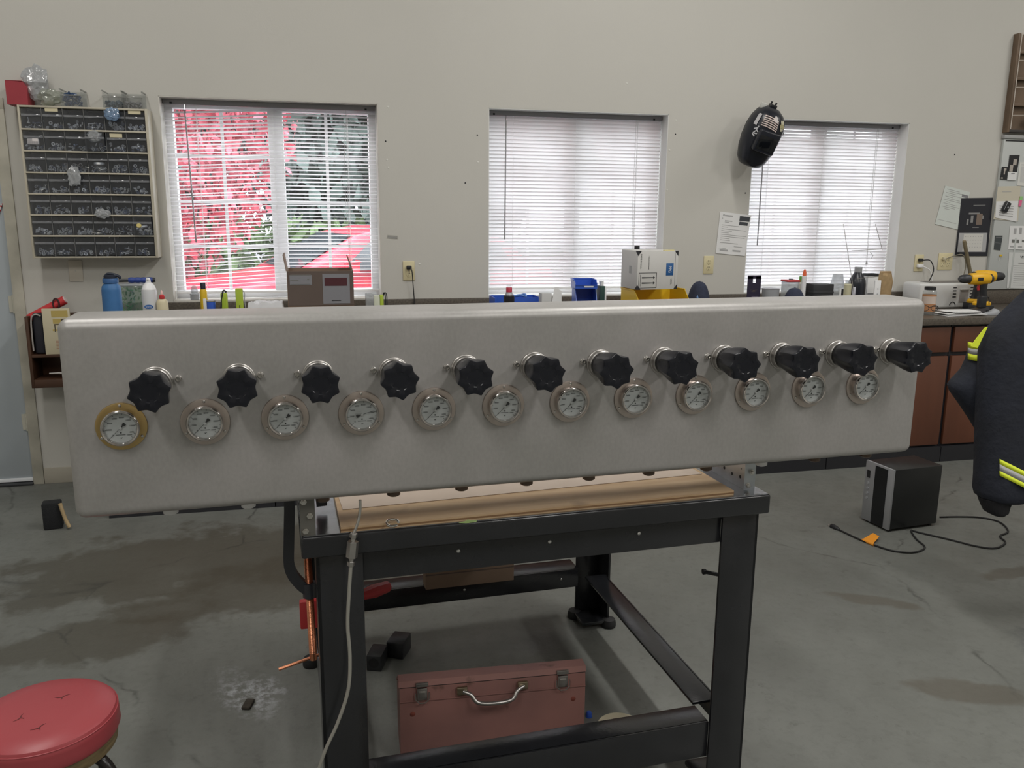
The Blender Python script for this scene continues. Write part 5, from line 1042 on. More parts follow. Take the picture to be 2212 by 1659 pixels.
# middle window row
x, w, h = cfit(1063, 1160, 641, 4.72)
o = ct('blue_tray', 'flat blue tray with rope behind the red-capped bottle', 'tray', x, 4.72); b = MB(); b.box(-w/2, -.08, 0, w/2, .08, .004); b.box(-w/2, -.08, .004, w/2, -.076, h); b.box(-w/2, .076, .004, w/2, .08, h); b.box(-w/2, -.076, .004, -w/2+.004, .076, h); b.box(w/2-.004, -.076, .004, w/2, .076, h); obj('tray_walls', b, BLUE, o, ang=0); b = MB(); b.tube([(.02+.06*math.cos(a)*.8, .03*math.sin(a), h+.004+.006*math.sin(3*a)) for a in [2*PI*i/30 for i in range(30)]], .006, 8, closed=True); obj('rope', b, mat('rope_blue', (.10, .22, .55), .7), o)
x, w, h = cfit(1088, 1111, 640, 4.48); r = w/2
o = ct('adhesive_bottle', 'black-labelled bottle with a red and white cap in front of the blue tray', 'bottle', x, 4.48); lath(o, 'bottle_body', [(r*.95, 0), (r, .003), (r, h), (r*.8, h+.006)], mat('label_black', (.012, .012, .015), .4)); lath(o, 'neck', [(r*.8, h+.0065), (r*.62, h+.016), (r*.6, h+.022)], SILVERP, 20); lath(o, 'cap', [(r*.58, h+.0225), (r*.55, h+.046), (r*.5, h+.048)], mat('cap_red', (.45, .03, .06), .4), 20); lath(o, 'top', [(r*.5, h+.0485), (r*.48, h+.060), (r*.4, h+.062)], CLEARP, 20)
b = MB(); b.text('WD', .022, at(0, -r-.001, h*.5)) if 0 else b.box(-r*.62, -r-.0012, h*.25, r*.62, -r*.72, h*.62); obj('label_print', b, mat('label_cream', (.5, .48, .28), .5), o)
x, w, h = cfit(1170, 1210, 634, 4.55)
o = ct('white_carton', 'small open white carton with its flap up below the middle window', 'carton', x, 4.55, .1); bx(o, 'carton_body', (-w/2, 0, 0, w*.05, .05, h), mat('carton_grey', (.50, .50, .50), .6), .001); b = MB(); b.prism([(w*.05, 0), (w*.62, 0), (w*.58, h+.012), (w*.42, h+.022), (w*.42, h+.034), (w*.20, h+.034), (w*.16, h+.015), (w*.05, h*.7)], .002, 'y', -.004); obj('flap', b, PAPER, o); b = MB(); b.lathe([(.008, 0), (.008, .03)], 12, 'y', (-w*.3, -.012, h*.5)); obj('knob', b, STEELD, o); b = MB(); b.prism([(w*.62, 0), (w*1.05, 0), (w*.70, h*.55)], .03, 'y', 0); obj('loose_slip', b, PAPER, o)
def akro(label, o_loc, w_, h_, d_, m_, rz=0.0, grp=None, name='stacking_bin'):
    o = thing(name, label, 'bin', o_loc, rz, grp); b = MB(); e = .003
    b.prism([(0, 0), (d_, 0), (d_, h_), (d_*.28, h_), (0, h_*.62)], e, 'x', -w_/2); b.prism([(0, 0), (d_, 0), (d_, h_), (d_*.28, h_), (0, h_*.62)], e, 'x', w_/2-e)
    b.box(-w_/2+e, 0, 0, w_/2-e, d_, e); b.box(-w_/2+e, d_-e, e, w_/2-e, d_, h_); b.box(-w_/2+e, 0, e, w_/2-e, e, h_*.42); obj('bin_walls', b, m_, o, ang=0)
    b = MB(); b.box(-w_/2-.004, d_*.28, h_-.004, -w_/2+.004, d_, h_+.003, .001); b.box(w_/2-.004, d_*.28, h_-.004, w_/2+.004, d_, h_+.003, .001); b.box(-w_/2, -.004, h_*.38, w_/2, .003, h_*.44, .001); b.box(-w_/2, d_-.004, h_-.004, w_/2, d_+.003, h_+.003, .001); obj('rim', b, m_, o)
    bx(o, 'card_label', (-w_*.1, -.0025, h_*.16, w_*.32, -.0002, h_*.34), PAPER, 0); return o
x, w, h = cfit(1246, 1290, 626, 4.50)
akro('blue stacking bin at the bottom of the pair below the middle window', (x, 4.50, CT+.0006), w, h, .14, BLUE, -.12, 'blue stacking bins')
x2, w2, h2 = cfit(1244, 1290, 606, 4.50)
akro('blue stacking bin on top of the pair below the middle window', (x2, 4.50, CT+h+.0055), w2, h2-h-.006, .14, BLUE, -.12, 'blue stacking bins')
x, w, h = cfit(1294, 1308, 618, 4.60)
o = ct('green_carton', 'narrow dark green and white carton next to the blue bins', 'carton', x, 4.60); bx(o, 'carton_body', (-w/2, -.02, 0, w*.25, .05, h), mat('dark_green', (.012, .05, .04), .5), .001); bx(o, 'white_edge', (w*.25+.0003, -.02, 0, w/2, .05, h), PAPER, .001)
o = thing('paper_cup', 'tiny white cup on top of the dark green carton', 'cup', (x-.002, 4.61, CT+h+.0012)); lath(o, 'cup_body', [(.011, 0), (.014, .024), (.012, .024)], WHITE, 16); lath(o, 'rim', [(.0148, .0235), (.0148, .0255), (.0125, .0258)], WHITE, 16)
# yellow bin and the white paint carton on it
x, w, h = cfit(1377, 1492, 627, 4.52)
yb = akro('wide yellow stacking bin carrying the white carton', (x, 4.50, CT+.0006), w, h-.004, .24, YELLOW, .10, None)
A = onY(1376, 627, 4.50); B_ = onY(1460, 622, 4.52); Tp = onY(1378, 543, 4.50)
wb_ = (B_-A).length; hb_ = Tp.z-(CT+h)-.002
o = thing('paint_carton', 'white paint carton with black corners and up arrows, balanced on the yellow bin', 'carton', (A.x, 4.505, CT+h+.0035), .09)
dpt = .21
bx(o, 'carton_body', (0, 0, 0, wb_*1.04, dpt, hb_), BOXWHITE, .0015)
b = MB(); b.box(wb_*.965, -.0006, 0, wb_*.972, -.0001, hb_); obj('flap_seam', b, GREYINK, o)
b = MB(); c_ = .030
for (ax, az, sx_, sz_) in ((0, hb_, 1, -1), (0, 0, 1, 1), (wb_*1.04, hb_, -1, -1), (wb_*1.04, 0, -1, 1)):
    b.prism([(ax, az), (ax+sx_*c_*.8, az), (ax, az+sz_*c_)], .0006, 'y', -.0008)
    if ax == 0: b.prism([(0, az), (c_, az), (0, az+sz_*c_*.8)], .0006, 'x', -.0008)
obj('black_corner', b, INK, o)
b = MB(); a0, a1, e0, e1 = wb_*.04, wb_*.50, hb_*.04, hb_*.44; f_ = .0028
for q in ((a0, e0, a1, e0+f_), (a0, e1-f_, a1, e1), (a0, e0, a0+f_, e1), (a1-f_, e0, a1, e1), (a0+.010, e0+.010, a0+.012, e1-.010)): b.box(q[0], -.0007, q[1], q[2], -.0001, q[3])
for zc in (e0+(e1-e0)*.33, e0+(e1-e0)*.68): b.prism([(a0+.020, zc-.004), (a1-.022, zc-.0025), (a1-.022, zc-.008), (a1-.010, zc), (a1-.022, zc+.008), (a1-.022, zc+.0025), (a0+.020, zc+.004)], .0006, 'y', -.0007)
obj('arrow_mark', b, INK, o)
for tx_, sz_, fx_, fz_ in (('MADE IN U.S.A.', .0125, .085, .73), ('1 GALLON CONTAINERS', .0070, .285, .70), ('USCA', .0130, .875, .20)):
    b = MB(); b.text(tx_, sz_, at(wb_*fx_, -.0004, hb_*fz_, -PI/2)); obj('carton_lettering', b, INK, o)
lg = MB(); lg.box(wb_*.735, -.0009, hb_*.36, wb_*.925, -.0001, hb_*.68, .0003); lgo = obj('logo_patch', lg, LOGOBLUE, o)
b = MB(); b.text('PPG', .0265, at(wb_*.83, -.0013, hb_*.52, -PI/2) @ Matrix.Scale(.86, 4, (1, 0, 0))); obj('logo_letters', b, WHITE, lgo)
b = MB(); b.box(-.0008, dpt*.35, hb_*.4, -.0002, dpt*.5, hb_*.6); obj('side_print', b, PALEINK, o)
b = MB(); b.box(wb_*.70, .012, hb_+.0003, wb_*.96, .03, hb_+.004); obj('yellow_sticker', b, mat('sticker_yellow', (.70, .62, .25), .5), o)
Pb = onY(1401, 532, 4.62); o = thing('black_tube', 'black capped tube standing up behind the white paint carton', 'tube', (Pb.x, 4.80, CT+.0006)); Pb = onY(1401, 531, 4.80); lath(o, 'tube_body', [(.017, 0), (.018, .004), (.018, Pb.z-CT-.06)], GREYP, 18); lath(o, 'cap', [(.0165, Pb.z-CT-.0595), (.0165, Pb.z-CT-.003), (.012, Pb.z-CT)], BLACKP, 18)
# caps
def ballcap(label, x, y, w_, h_, rz, patch):
    o = ct('baseball_cap', label, 'cap', x, y, rz, 'navy caps on the worktop'); b = MB(); rings = []
    for i in range(9):
        a = i/8*PI/2; rings.append([(w_/2*math.cos(a)**.75*math.cos(t_), w_*.52*math.cos(a)**.75*math.sin(t_), h_*math.sin(a)**1.0+.002) for t_ in [2*PI*j/28 for j in range(28)]])
    b.loft(rings, True, True); obj('crown', b, NAVY, o, ang=60)
    b = MB(); rows = []
    for i in range(7):
        u = i/6; rows.append([(w_*.48*math.cos(t_)*(1-.0*u), -w_*.38*math.sin(t_)*1.0-w_*.30*u*math.sin(t_), .006+.010*(1-u)*math.sin(t_)) for t_ in [PI*(.08+.84*j/14) for j in range(15)]])
    b.loft(rows, False, False, closed=False); v0 = b; obj('brim', b, NAVY, o)
    lath(o, 'button', [(.006, h_+.0025), (.005, h_+.005)], NAVY, 10)
    if patch:
        b = MB(); b.X = Matrix.Translation((-w_*.28, -w_*.40, h_*.52)) @ Matrix.Rotation(-.55, 4, 'Z') @ Matrix.Rotation(-.45, 4, 'X')
        for q in ([(-.020, -.022), (.020, -.022), (.017, -.018), (-.013, -.018)], [(.020, -.022), (.004, .026), (.002, .018), (.015, -.019)], [(-.020, -.022), (.004, .026), (.001, .018), (-.013, -.018)]): b.prism(q, .0015, 'y', -.004)
        b.prism([(-.006, -.014), (.008, -.014), (.002, .006)], .0012, 'y', -.003); obj('triangle_patch', b, mat('patch_blue', (.16, .32, .62), .6), o)
x, w, h = cfit(1487, 1535, 609, 4.72); ballcap('navy cap with a pale blue triangle patch, right of the yellow bin', x, 4.72, w, h, 0, True)
x, w, h = cfit(1700, 1746, 624, 4.52); ballcap('navy cap lying low, in front of the red-lidded tub', x, 4.55, w, h, .3, False)
# third window row
x, w, h = cfit(1616, 1645, 594, 4.70)
o = ct('blister_card', 'dark purple hang card standing at the left edge of the third window', 'package', x, 4.70); b = MB(); b.box(-w/2, 0, 0, w/2, .002, h*.80); b.box(-w/2, 0, h*.80, -.010, .002, h*.96); b.box(.010, 0, h*.80, w/2, .002, h*.96); b.box(-w/2, 0, h*.90, w/2, .002, h*.985, .0005); obj('card', b, mat('card_purple', (.025, .02, .045), .4), o, ang=0)
b = MB()
for i in range(9):
    a = PI*(.08+.84*i/8); b.prism([(-.0004, h*.62), (.0004, h*.62), (.030*math.cos(a)+.0006, h*.62+.012-.030*math.sin(a)*.8), (.030*math.cos(a)-.0006, h*.62+.012-.030*math.sin(a)*.8)], .0004, 'y', -.0005)
obj('starburst', b, mat('star_tan', (.30, .24, .14), .5), o); bx(o, 'blister', (-w*.22, -.014, .012, w*.30, -.0003, h*.48), mat('blister_violet', (.075, .06, .10), .25), .004)
x, w, h = cfit(1648, 1682, 624, 4.75)
o = ct('shallow_dish', 'shallow grey dish on the worktop below the third window', 'dish', x, 4.75); lath(o, 'dish_body', [(w*.40, 0), (w*.5, h), (w*.47, h), (w*.38, .004)], GREYP); lath(o, 'rim', [(w*.5, h-.001), (w*.515, h+.002), (w*.48, h+.003)], SILVERP)
x, w, h = cfit(1695, 1722, 606, 4.80)
o = ct('red_lid_tub', 'clear square tub with a red lid below the third window', 'tub', x, 4.80); bx(o, 'tub_body', (-w/2, -.04, 0, w/2, .04, h-.008), HAZEP, .006, 3); bx(o, 'lid', (-w/2-.003, -.043, h-.0075, w/2+.003, .043, h+.004), RED, .002); bx(o, 'lid_latch', (-.010, -.012, h+.0042, .012, .012, h+.010), DARKGREY, .002)
x, w, h = cfit(1722, 1734, 609, 4.78); r = w/2
o = ct('green_cap_bottle', 'white bottle with a green cap below the third window', 'bottle', x, 4.765); lath(o, 'bottle_body', [(r*.95, 0), (r, .003), (r, h-.008), (r*.7, h)], mat('bottle_cream', (.66, .65, .60), .45), 20); lath(o, 'cap', [(r*.72, h+.0005), (r*.72, h+.034), (r*.66, h+.036)], mat('cap_green', (.10, .36, .05), .45), 18)
x, w, h = cfit(1733, 1742, 597, 4.70); r = w/2
o = ct('orange_tip_bottle', 'slim white bottle with an orange twist tip', 'bottle', x, 4.70); lath(o, 'bottle_body', [(r*.95, 0), (r, .003), (r, h), (r*.8, h+.003)], WHITE, 18); lath(o, 'tip', [(r*.8, h+.0035), (r*.75, h+.022), (r*.45, h+.036), (r*.35, h+.042)], mat('tip_orange', (.78, .13, .04), .45), 18)
x, w, h = cfit(1749, 1792, 613, 4.70)
o = ct('black_case', 'flat black tool case beside the bottles', 'case', x, 4.70); bx(o, 'case_body', (-w/2, -.05, 0, w/2, .05, h), BLACKP, .004); bx(o, 'lid_edge', (-w/2-.001, -.0515, h*.70, w/2+.001, .0515, h*.76), DARKGREY, .001); bx(o, 'tab', (-w*.66, -.03, h*.30, -w/2-.0003, .01, h*.62), BLACKP, .003)
for xx in (.05, .3): bx(o, 'latch', (w*xx, -.0535, h*.35, w*xx+.006, -.0502, h*.45), STEELD, .0005)
x, w, h = cfit(1795, 1826, 592, 4.85)
o = ct('clear_jug', 'cloudy plastic jug with a dark label below the third window', 'jug', x, 4.85); b = MB(); b.loft([[(w/2*k_*math.cos(a), .045*k_*math.sin(a), z) for a in [2*PI*i/24 for i in range(24)]] for z, k_ in ((0, .95), (.006, 1), (h*.6, 1), (h*.85, .72), (h, .62))]); obj('jug_body', b, HAZEP, o); bx(o, 'label', (-w*.10, -.0475, h*.05, w*.46, -.044, h*.62), PAPER, .001); bx(o, 'label_photo', (w*.02, -.0482, h*.30, w*.30, -.0476, h*.60), INK, 0)
x, w, h = cfit(1825, 1839, 611, 4.70); r = w/2
o = ct('cream_jar', 'small pale yellow jar beside the black bottle', 'jar', x, 4.70); lath(o, 'jar_body', [(r*.95, 0), (r, .003), (r, h-.012), (r*.8, h-.006)], mat('jar_yellowish', (.58, .55, .38), .45), 20); lath(o, 'lid', [(r*.7, h-.0055), (r*.7, h+.012), (r*.6, h+.014)], HAZEP, 18)
x, w, h = cfit(1838, 1870, 584, 4.80); r = w/2
o = ct('black_bottle', 'large black bottle with a silver cap below the third window', 'bottle', x, 4.80); lath(o, 'bottle_body', [(r*.95, 0), (r, .005), (r, h*.66), (r*.92, h*.76), (r*.45, h*.94), (r*.40, h*.95)], mat('bottle_black', (.018, .020, .028), .3)); lath(o, 'cap', [(r*.44, h*.951), (r*.44, h*1.07), (r*.4, h*1.08)], SILVERP, 20); bx(o, 'label', (-r*1.0, -r*.75, h*.10, -r*.45, -r*.6, h*.60), mat('label_lilac', (.55, .55, .62), .5), .002)
x, w, h = cfit(1870, 1892, 591, 4.84)
o = ct('black_white_box', 'black and white carton behind the black bottle', 'box', x, 4.84); bx(o, 'carton_body', (-w/2, -.03, 0, w/2, .03, h), PAPER, .001); bx(o, 'top_band', (-w/2-.0006, -.0306, h*.93, w/2+.0006, .0306, h+.0006), INK, .0005); bx(o, 'lower_print', (-w/2+.004, -.0306, .01, w/2-.004, -.0301, h*.48), GREYINK, 0)
x, w, h = cfit(1890, 1903, 606, 4.70)
o = ct('white_remote', 'small white remote control leaning by the brown bag', 'remote', x, 4.70); bx(o, 'shell', (-w/2, -.006, 0, w/2, .006, h), WHITE, .003)
for i in range(4): bx(o, 'button', (-.004, -.0075, h*.25+i*h*.16, .004, -.0062, h*.25+i*h*.16+.005), GREYP, .0005)
x, w, h = cfit(1898, 1928, 590, 4.86)
o = ct('brown_bag', 'crumpled brown paper bag at the right end of the third window', 'bag', x, 4.86); b = MB(); rn = random.Random(9); b.loft([[(w/2*k_*math.cos(a)*(1+rn.uniform(-.08, .08)), .04*k_*math.sin(a)*(1+rn.uniform(-.1, .1)), z+rn.uniform(-.004, .004)*(z > .01)) for a in [2*PI*i/18 for i in range(18)]] for z, k_ in ((0, .92), (h*.25, 1), (h*.5, .96), (h*.75, 1), (h*.93, .85), (h, .75))]); obj('bag_body', b, BROWNBAG, o, ang=15); bx(o, 'folded_top', (-w*.36, -.012, h*.985, w*.36, .012, h+.012), BROWNBAG, .004)
# wire stand with an arm
A = onY(1822, 484, 4.72); B_ = onY(1856, 628, 4.60); o = thing('wire_antenna', 'thin wire aerial with crossed rods standing below the third window', 'aerial', (B_.x, B_.y, CT+.0006)); O_ = Vector(o.location)
for (a, c) in ((onY(1822, 484, 4.70), Vector((O_.x, O_.y, CT+.006))), (onY(1891, 484, 4.74), onY(1906, 540, 4.74)), (onY(1840, 542, 4.70), onY(1906, 538, 4.74)), (onY(1851, 602, 4.66), onY(1898, 597, 4.70))):
    b = MB(); b.cyl(a-O_, c-O_, .0019, 6); obj('rod', b, STEELD, o)
b = MB(); b.lathe([(.02, 0), (.018, .006), (.004, .010)], 16, 'z'); obj('base', b, DARKGREY, o)
b = MB(); b.tube([onY(1880, 545, 4.73)-O_, onY(1886, 552, 4.73)-O_, onY(1881, 560, 4.73)-O_], .002, 6); obj('clip', b, GREYP, o)
# right end: jar, white appliance, papers, phone, mouse, drills
x, w, h = cfit(2007, 2031, 628, 4.52); r = w/2
o = ct('spice_jar', 'clear jar with an orange label and black lid at the right end of the panel', 'jar', x, 4.56); lath(o, 'jar_body', [(r*.95, 0), (r, .004), (r, h-.008), (r*.82, h)], CLEARP); lath(o, 'label', [(r*1.01, h*.12), (r*1.01, h*.82)], mat('label_orange', (.42, .20, .09), .5)); lath(o, 'label_panel', [(r*1.02, h*.45), (r*1.02, h*.75)], mat('label_pale', (.58, .48, .42), .5)); lath(o, 'lid', [(r*.80, h+.0005), (r*.84, h+.002), (r*.84, h+.019), (r*.78, h+.021)], BLACKP)
x, w, h = cfit(1986, 2106, 611, 4.84)
o = ct('white_appliance', 'white countertop appliance with side vents behind the jar', 'appliance', x, 4.915); bx(o, 'housing', (-w/2, -.09, 0, w/2, .09, h-.004), mat('appliance_white', (.62, .62, .61), .4), .018, 4); bx(o, 'top_plate', (-w*.25, -.06, h-.0055, w*.45, .06, h), mat('appliance_top', (.18, .17, .16), .5), .001)
for xx in (.12, .43):
    for i in range(4): bx(o, 'vent', (w*xx-.013, -.0912, h*.42+i*h*.12, w*xx+.013, -.0898, h*.42+i*h*.12+.007), INK, 0)
bx(o, 'recess', (w*.21, -.0915, h*.22, w*.37, -.0899, h*.70), mat('recess_grey', (.36, .34, .33), .5), .0005); bx(o, 'handle', (w*.21, -.100, h*.70, w*.37, -.0905, h*.76), mat('appliance_white', (0, 0, 0)), .002)
b = MB(); b.tube([(w*.10+.022*math.cos(a), -.092, h*.12+.022*math.sin(a)) for a in [PI*i/12 for i in range(13)]], .0025, 6); obj('dial_arc', b, INK, o)
ppx = [onZ(a, c, CT+.001) for a, c in ((1990, 676), (2095, 660), (2110, 676), (2035, 688))]
o = thing('paper_pile', 'loose pile of white papers at the front of the worktop', 'papers', (ppx[0].x+.14, 4.505, CT+.0006)); O_ = Vector(o.location)
for i, (dx, dy, rz, w_, d_) in enumerate(((.02, -.01, .12, .28, .15), (.05, -.015, -.12, .27, .14), (.0, .0, .2, .24, .14), (.05, -.01, .02, .2, .15), (.03, 0, -.06, .24, .14))):
    b = MB(); b.X = Matrix.Translation((dx, dy, .0015+i*.006)) @ Matrix.Rotation(rz, 4, 'Z') @ Matrix.Rotation(.012*(-1)**i, 4, 'X'); b.box(-w_/2, -d_/2*.8, 0, w_/2, d_/2*.8, .002); obj('sheet', b, PAPER, o)
P = onZ(2014, 672, CT+.035); o = thing('eyeglasses', 'black framed glasses lying on the papers', 'glasses', (P.x, 4.47, CT+.034)); 
for xx in (-.034, .034):
    b = MB(); b.tube([(xx+.026*math.cos(a), -.004, .016+.017*math.sin(a)) for a in [2*PI*i/20 for i in range(20)]], .002, 6, closed=True); obj('rim', b, BLACKP, o)
b = MB(); b.tube([(-.008, -.004, .02), (0, -.006, .024), (.008, -.004, .02)], .002, 6); obj('bridge', b, BLACKP, o)
for s in (-1, 1):
    b = MB(); b.tube(smooth([(s*.06, -.004, .022), (s*.062, .05, .02), (s*.058, .11, .006)]), .0018, 6); obj('temple', b, BLACKP, o)
P = onY(2092, 660, 4.62); o = ct('desk_phone', 'dark desk telephone base with an upright handset post', 'telephone', P.x-.02, 4.515); b = MB(); b.prism([(-.07, 0), (.05, 0), (.05, .045), (-.02, .03), (-.07, .02)], .08, 'y', -.04); obj('base', b, mat('phone_dark', (.05, .047, .05), .4), o); bx(o, 'post', (.0, -.02, .040, .045, .02, .115), BLACKP, .006, 3); b = MB(); b.tube(smooth([(.04, 0, .10), (.07, 0, .105), (.08, 0, .06)]), .003, 6); obj('cord', b, BLACKP, o)
P = onZ(2097, 674, CT); o = ct('computer_mouse', 'grey computer mouse in front of the drills', 'mouse', P.x+.01, 4.462, -.2); b = MB(); b.loft([[(.055*k_*math.cos(a), .030*k_*math.sin(a), z+(.010*math.cos(a) if z > .01 else 0)) for a in [2*PI*i/24 for i in range(24)]] for z, k_ in ((0, .95), (.006, 1), (.016, .92), (.026, .66), (.031, .25))]); obj('shell', b, GREYP, o, ang=60); bx(o, 'wheel', (-.030, -.003, .024, -.018, .003, .033), BLACKP, .002)
def drill(label, x, y, rz, sc=1.0):
    o = ct('cordless_drill', label, 'drill', x, y, rz, 'yellow cordless drills'); S = sc
    # local: nose points to -x
    b = MB(); b.tube([(-.050*S, 0, .180*S), (-.046*S, 0, .180*S), (.0, 0, .181*S), (.045*S, 0, .181*S), (.065*S, 0, .180*S)], .03, 20, rad=[.024*S, .030*S, .033*S, .032*S, .026*S]); obj('motor_housing', b, DRILLY, o)
    b = MB(); b.tube([(-.050*S, 0, .180*S), (-.075*S, 0, .180*S), (-.098*S, 0, .180*S), (-.108*S, 0, .180*S)], .02, 18, rad=[.0235*S, .024*S, .020*S, .011*S]); obj('chuck', b, DARKGREY, o)
    b = MB(); b.tube([(.065*S, 0, .180*S), (.072*S, 0, .180*S), (.084*S, 0, .178*S)], .02, 18, rad=[.0262*S, .027*S, .018*S]); obj('rear_cap', b, BLACKP, o)
    b = MB(); b.loft([[(dx+.022*S*k_*math.cos(a), .017*S*math.sin(a), z) for a in [2*PI*i/20 for i in range(20)]] for dx, z, k_ in ((.035*S, .155*S, 1.15), (.038*S, .130*S, 1.0), (.042*S, .10*S, .95), (.046*S, .072*S, 1.05), (.046*S, .060*S, 1.3))]); obj('handle', b, BLACKP, o)
    b = MB(); b.tube([(.012*S, 0, .148*S), (.008*S, 0, .135*S), (.012*S, 0, .120*S)], .007*S, 8); obj('trigger', b, RED, o)
    b = MB(); b.loft([[(.040*S+.050*S*k_*math.cos(a)*(1 if abs(math.cos(a)) < .9 else 1), .034*S*k_*math.sin(a), z) for a in [2*PI*(i+.5)/16 for i in range(16)]] for z, k_ in ((.040*S, 1.0), (.050*S, 1.02), (.060*S, .82))]); obj('foot_collar', b, DRILLY, o)
    bx(o, 'battery', (-.012*S, -.034*S, 0, .092*S, .034*S, .0395*S), BLACKP, .005, 2)
    bx(o, 'name_plate', (-.020*S, -.0345*S, .172*S, .010*S, -.031*S, .190*S), INK, .001)
x_, w_, h_ = cfit(2087, 2150, 592, 4.56)
drill('yellow cordless drill with its chuck pointing left, at the worktop end', x_+.022, 4.605, -.1, h_/.210)
drill('second yellow cordless drill behind the first, chuck pointing right', x_+.185, 4.72, PI-.1, h_/.205)
A = onY(2083, 521, 5.00); B_ = Vector((onY(2116, 625, 4.93).x+.01, 4.955, CT+.004)); o = thing('wooden_stick', 'olive-brown round stick leaning on the calendar behind the drills', 'stick', B_); b = MB(); b.cyl((0, 0, .006), A-B_, .0125, 14); obj('rod', b, mat('stick_brown', (.16, .13, .075), .6, vary=.2, vs=20), o); b = MB(); b.cyl(A-B_, A-B_+(A-B_).normalized()*.006, .0115, 14, .009); obj('end', b, mat('stick_end', (.26, .21, .13), .7), o)

# ------------------------------------------------------------------ welding helmet on a wall hook
P = onY(1641, 292, D-.15)
hm = thing('welding_helmet', 'black welding helmet with stickers hanging on the wall at the corner of the third window', 'welding helmet', (P.x, D-.15, P.z)); hm.rotation_euler = Euler((math.radians(15), math.radians(17), math.radians(-4)))
b = MB(); rings = []
for (z, rx, ry, yo) in ((-.185, .040, .045, -.02), (-.178, .062, .070, -.02), (-.150, .085, .090, -.015), (-.09, .103, .110, -.008), (-.02, .112, .122, 0), (.05, .112, .125, 0), (.10, .102, .115, .0), (.14, .080, .092, .008), (.165, .050, .06, .02), (.172, .02, .03, .03)):
    ring = []
    for j in range(25):
        a = PI+PI*j/24; cx_ = math.cos(a); sy_ = math.sin(a)
        ring.append((rx*math.copysign(abs(cx_)**.8, cx_), yo+ry*math.copysign(abs(sy_)**.75, sy_), z))
    rings.append(ring)
b.loft(rings, False, True, closed=False); so = obj('shell', b, HELM, hm, ang=45)
sm_ = so.modifiers.new('thick', 'SOLIDIFY'); sm_.thickness = .004; sm_.offset = 1
b = MB(); b.box(-.068, -.158, -.085, .068, -.085, .045, .010, 3); obj('lens_housing', b, HELM, hm)
b = MB(); b.box(-.056, -.1592, -.070, .056, -.1575, .015, .0004); obj('lens', b, mat('lens_dark', (.006, .007, .009), .08), hm)
b = MB(); b.tube([(.070*math.cos(a), .035+.05*math.sin(a), .05) for a in [2*PI*i/28 for i in range(28)]], .010, 8, closed=True); obj('headband', b, BLACKP, hm)
b = MB(); b.box(-.018, -.02, .172, .022, .03, .190, .004); b.cyl((-.012, .01, .185), (-.012, .01, .205), .006, 8); b.cyl((.018, .01, .185), (.018, .01, .205), .006, 8); obj('crown_strap', b, BLACKP, hm)
b = MB(); b.box(-.075, -.02, .148, -.045, .012, .182, .003); obj('tag', b, mat('tag_white', (.58, .58, .55), .5), hm)
HR = [(-.185, .040, .045, -.02), (-.178, .062, .070, -.02), (-.150, .085, .090, -.015), (-.09, .103, .110, -.008), (-.02, .112, .122, 0), (.05, .112, .125, 0), (.10, .102, .115, .0), (.14, .080, .092, .008), (.165, .050, .06, .02), (.172, .02, .03, .03)]
def hsurf(a, z, off):
    for k in range(len(HR)-1):
        if HR[k][0] <= z <= HR[k+1][0]: break
    u = (z-HR[k][0])/(HR[k+1][0]-HR[k][0]); rx, ry, yo = [HR[k][i]*(1-u)+HR[k+1][i]*u for i in (1, 2, 3)]
    cx_, sy_ = math.cos(a), math.sin(a); rx += off; ry += off
    return (rx*math.copysign(abs(cx_)**.8, cx_), yo+ry*math.copysign(abs(sy_)**.75, sy_), z+off*.3)
def patch(name, m_, outline, n=1, off=.0075):
    """outline: list of (angle/pi, z) pairs laid on the shell"""
    b = MB(); b.add([hsurf(a*PI, z, off) for a, z in outline]+[hsurf(a*PI, z, off-.001) for a, z in outline], [list(range(len(outline))), list(range(len(outline), 2*len(outline)))[::-1]]); return obj(name, b, m_, hm, ang=0)
patch('barcode_sticker', mat('sticker_pale', (.45, .44, .45), .5), [(1.19, .050), (1.225, .050), (1.26, .050), (1.26, .075), (1.26, .1), (1.26, .118), (1.225, .118), (1.19, .118), (1.19, .1), (1.19, .075)], off=.010)
for i in range(6):
    z = .120-.0115*i
    patch('flag_stripe', mat('stripe_cream', (.62, .52, .48), .5), [(1.33, z-.004), (1.42, z-.002), (1.50, z-.006), (1.57, z-.014), (1.57, z-.008), (1.50, z), (1.42, z+.004), (1.33, z+.002)])
patch('flag_canton', mat('stripe_grey', (.52, .49, .48), .5), [(1.49, .110), (1.55, .100), (1.555, .128), (1.51, .136)])
for (da, dz, rr) in ((-.02, .016, .5), (.03, .018, .5), (-.03, -.004, .62), (.035, -.006, .62), (0, .004, .7), (-.015, -.024, .45), (.025, -.024, .42)):
    patch('leaf_sticker', mat('sticker_cream', (.58, .55, .42), .5) if rr < .6 else mat('sticker_olive', (.44, .40, .22), .5), [(1.67+da+.045*rr*math.cos(2*PI*i/12), .095+dz+.022*rr*math.sin(2*PI*i/12)) for i in range(12)], off=.0075+.0006*rr)
for (da, dz, an) in ((-.02, .020, .5), (.015, .012, -.6), (-.012, .0, .9), (.02, -.008, .2), (-.01, -.020, -.5), (.01, .026, 1.3)):
    c, s_ = math.cos(an), math.sin(an); patch('emblem_stroke', mat('emblem_white', (.50, .50, .52), .5), [(1.29+da+(u*.034*c-w*.010*s_), .012+dz+(u*.013*s_+w*.0035*c)) for u, w in ((-1, -1), (1, -1), (1, 1), (-1, 1))])
b = MB(); b.tube([hsurf((1.80+.05*math.cos(a))*PI, .045+.022*math.sin(a), .007) for a in [PI*i/12 for i in range(13)]], .003, 6); obj('grey_swoosh', b, GREYP, hm)
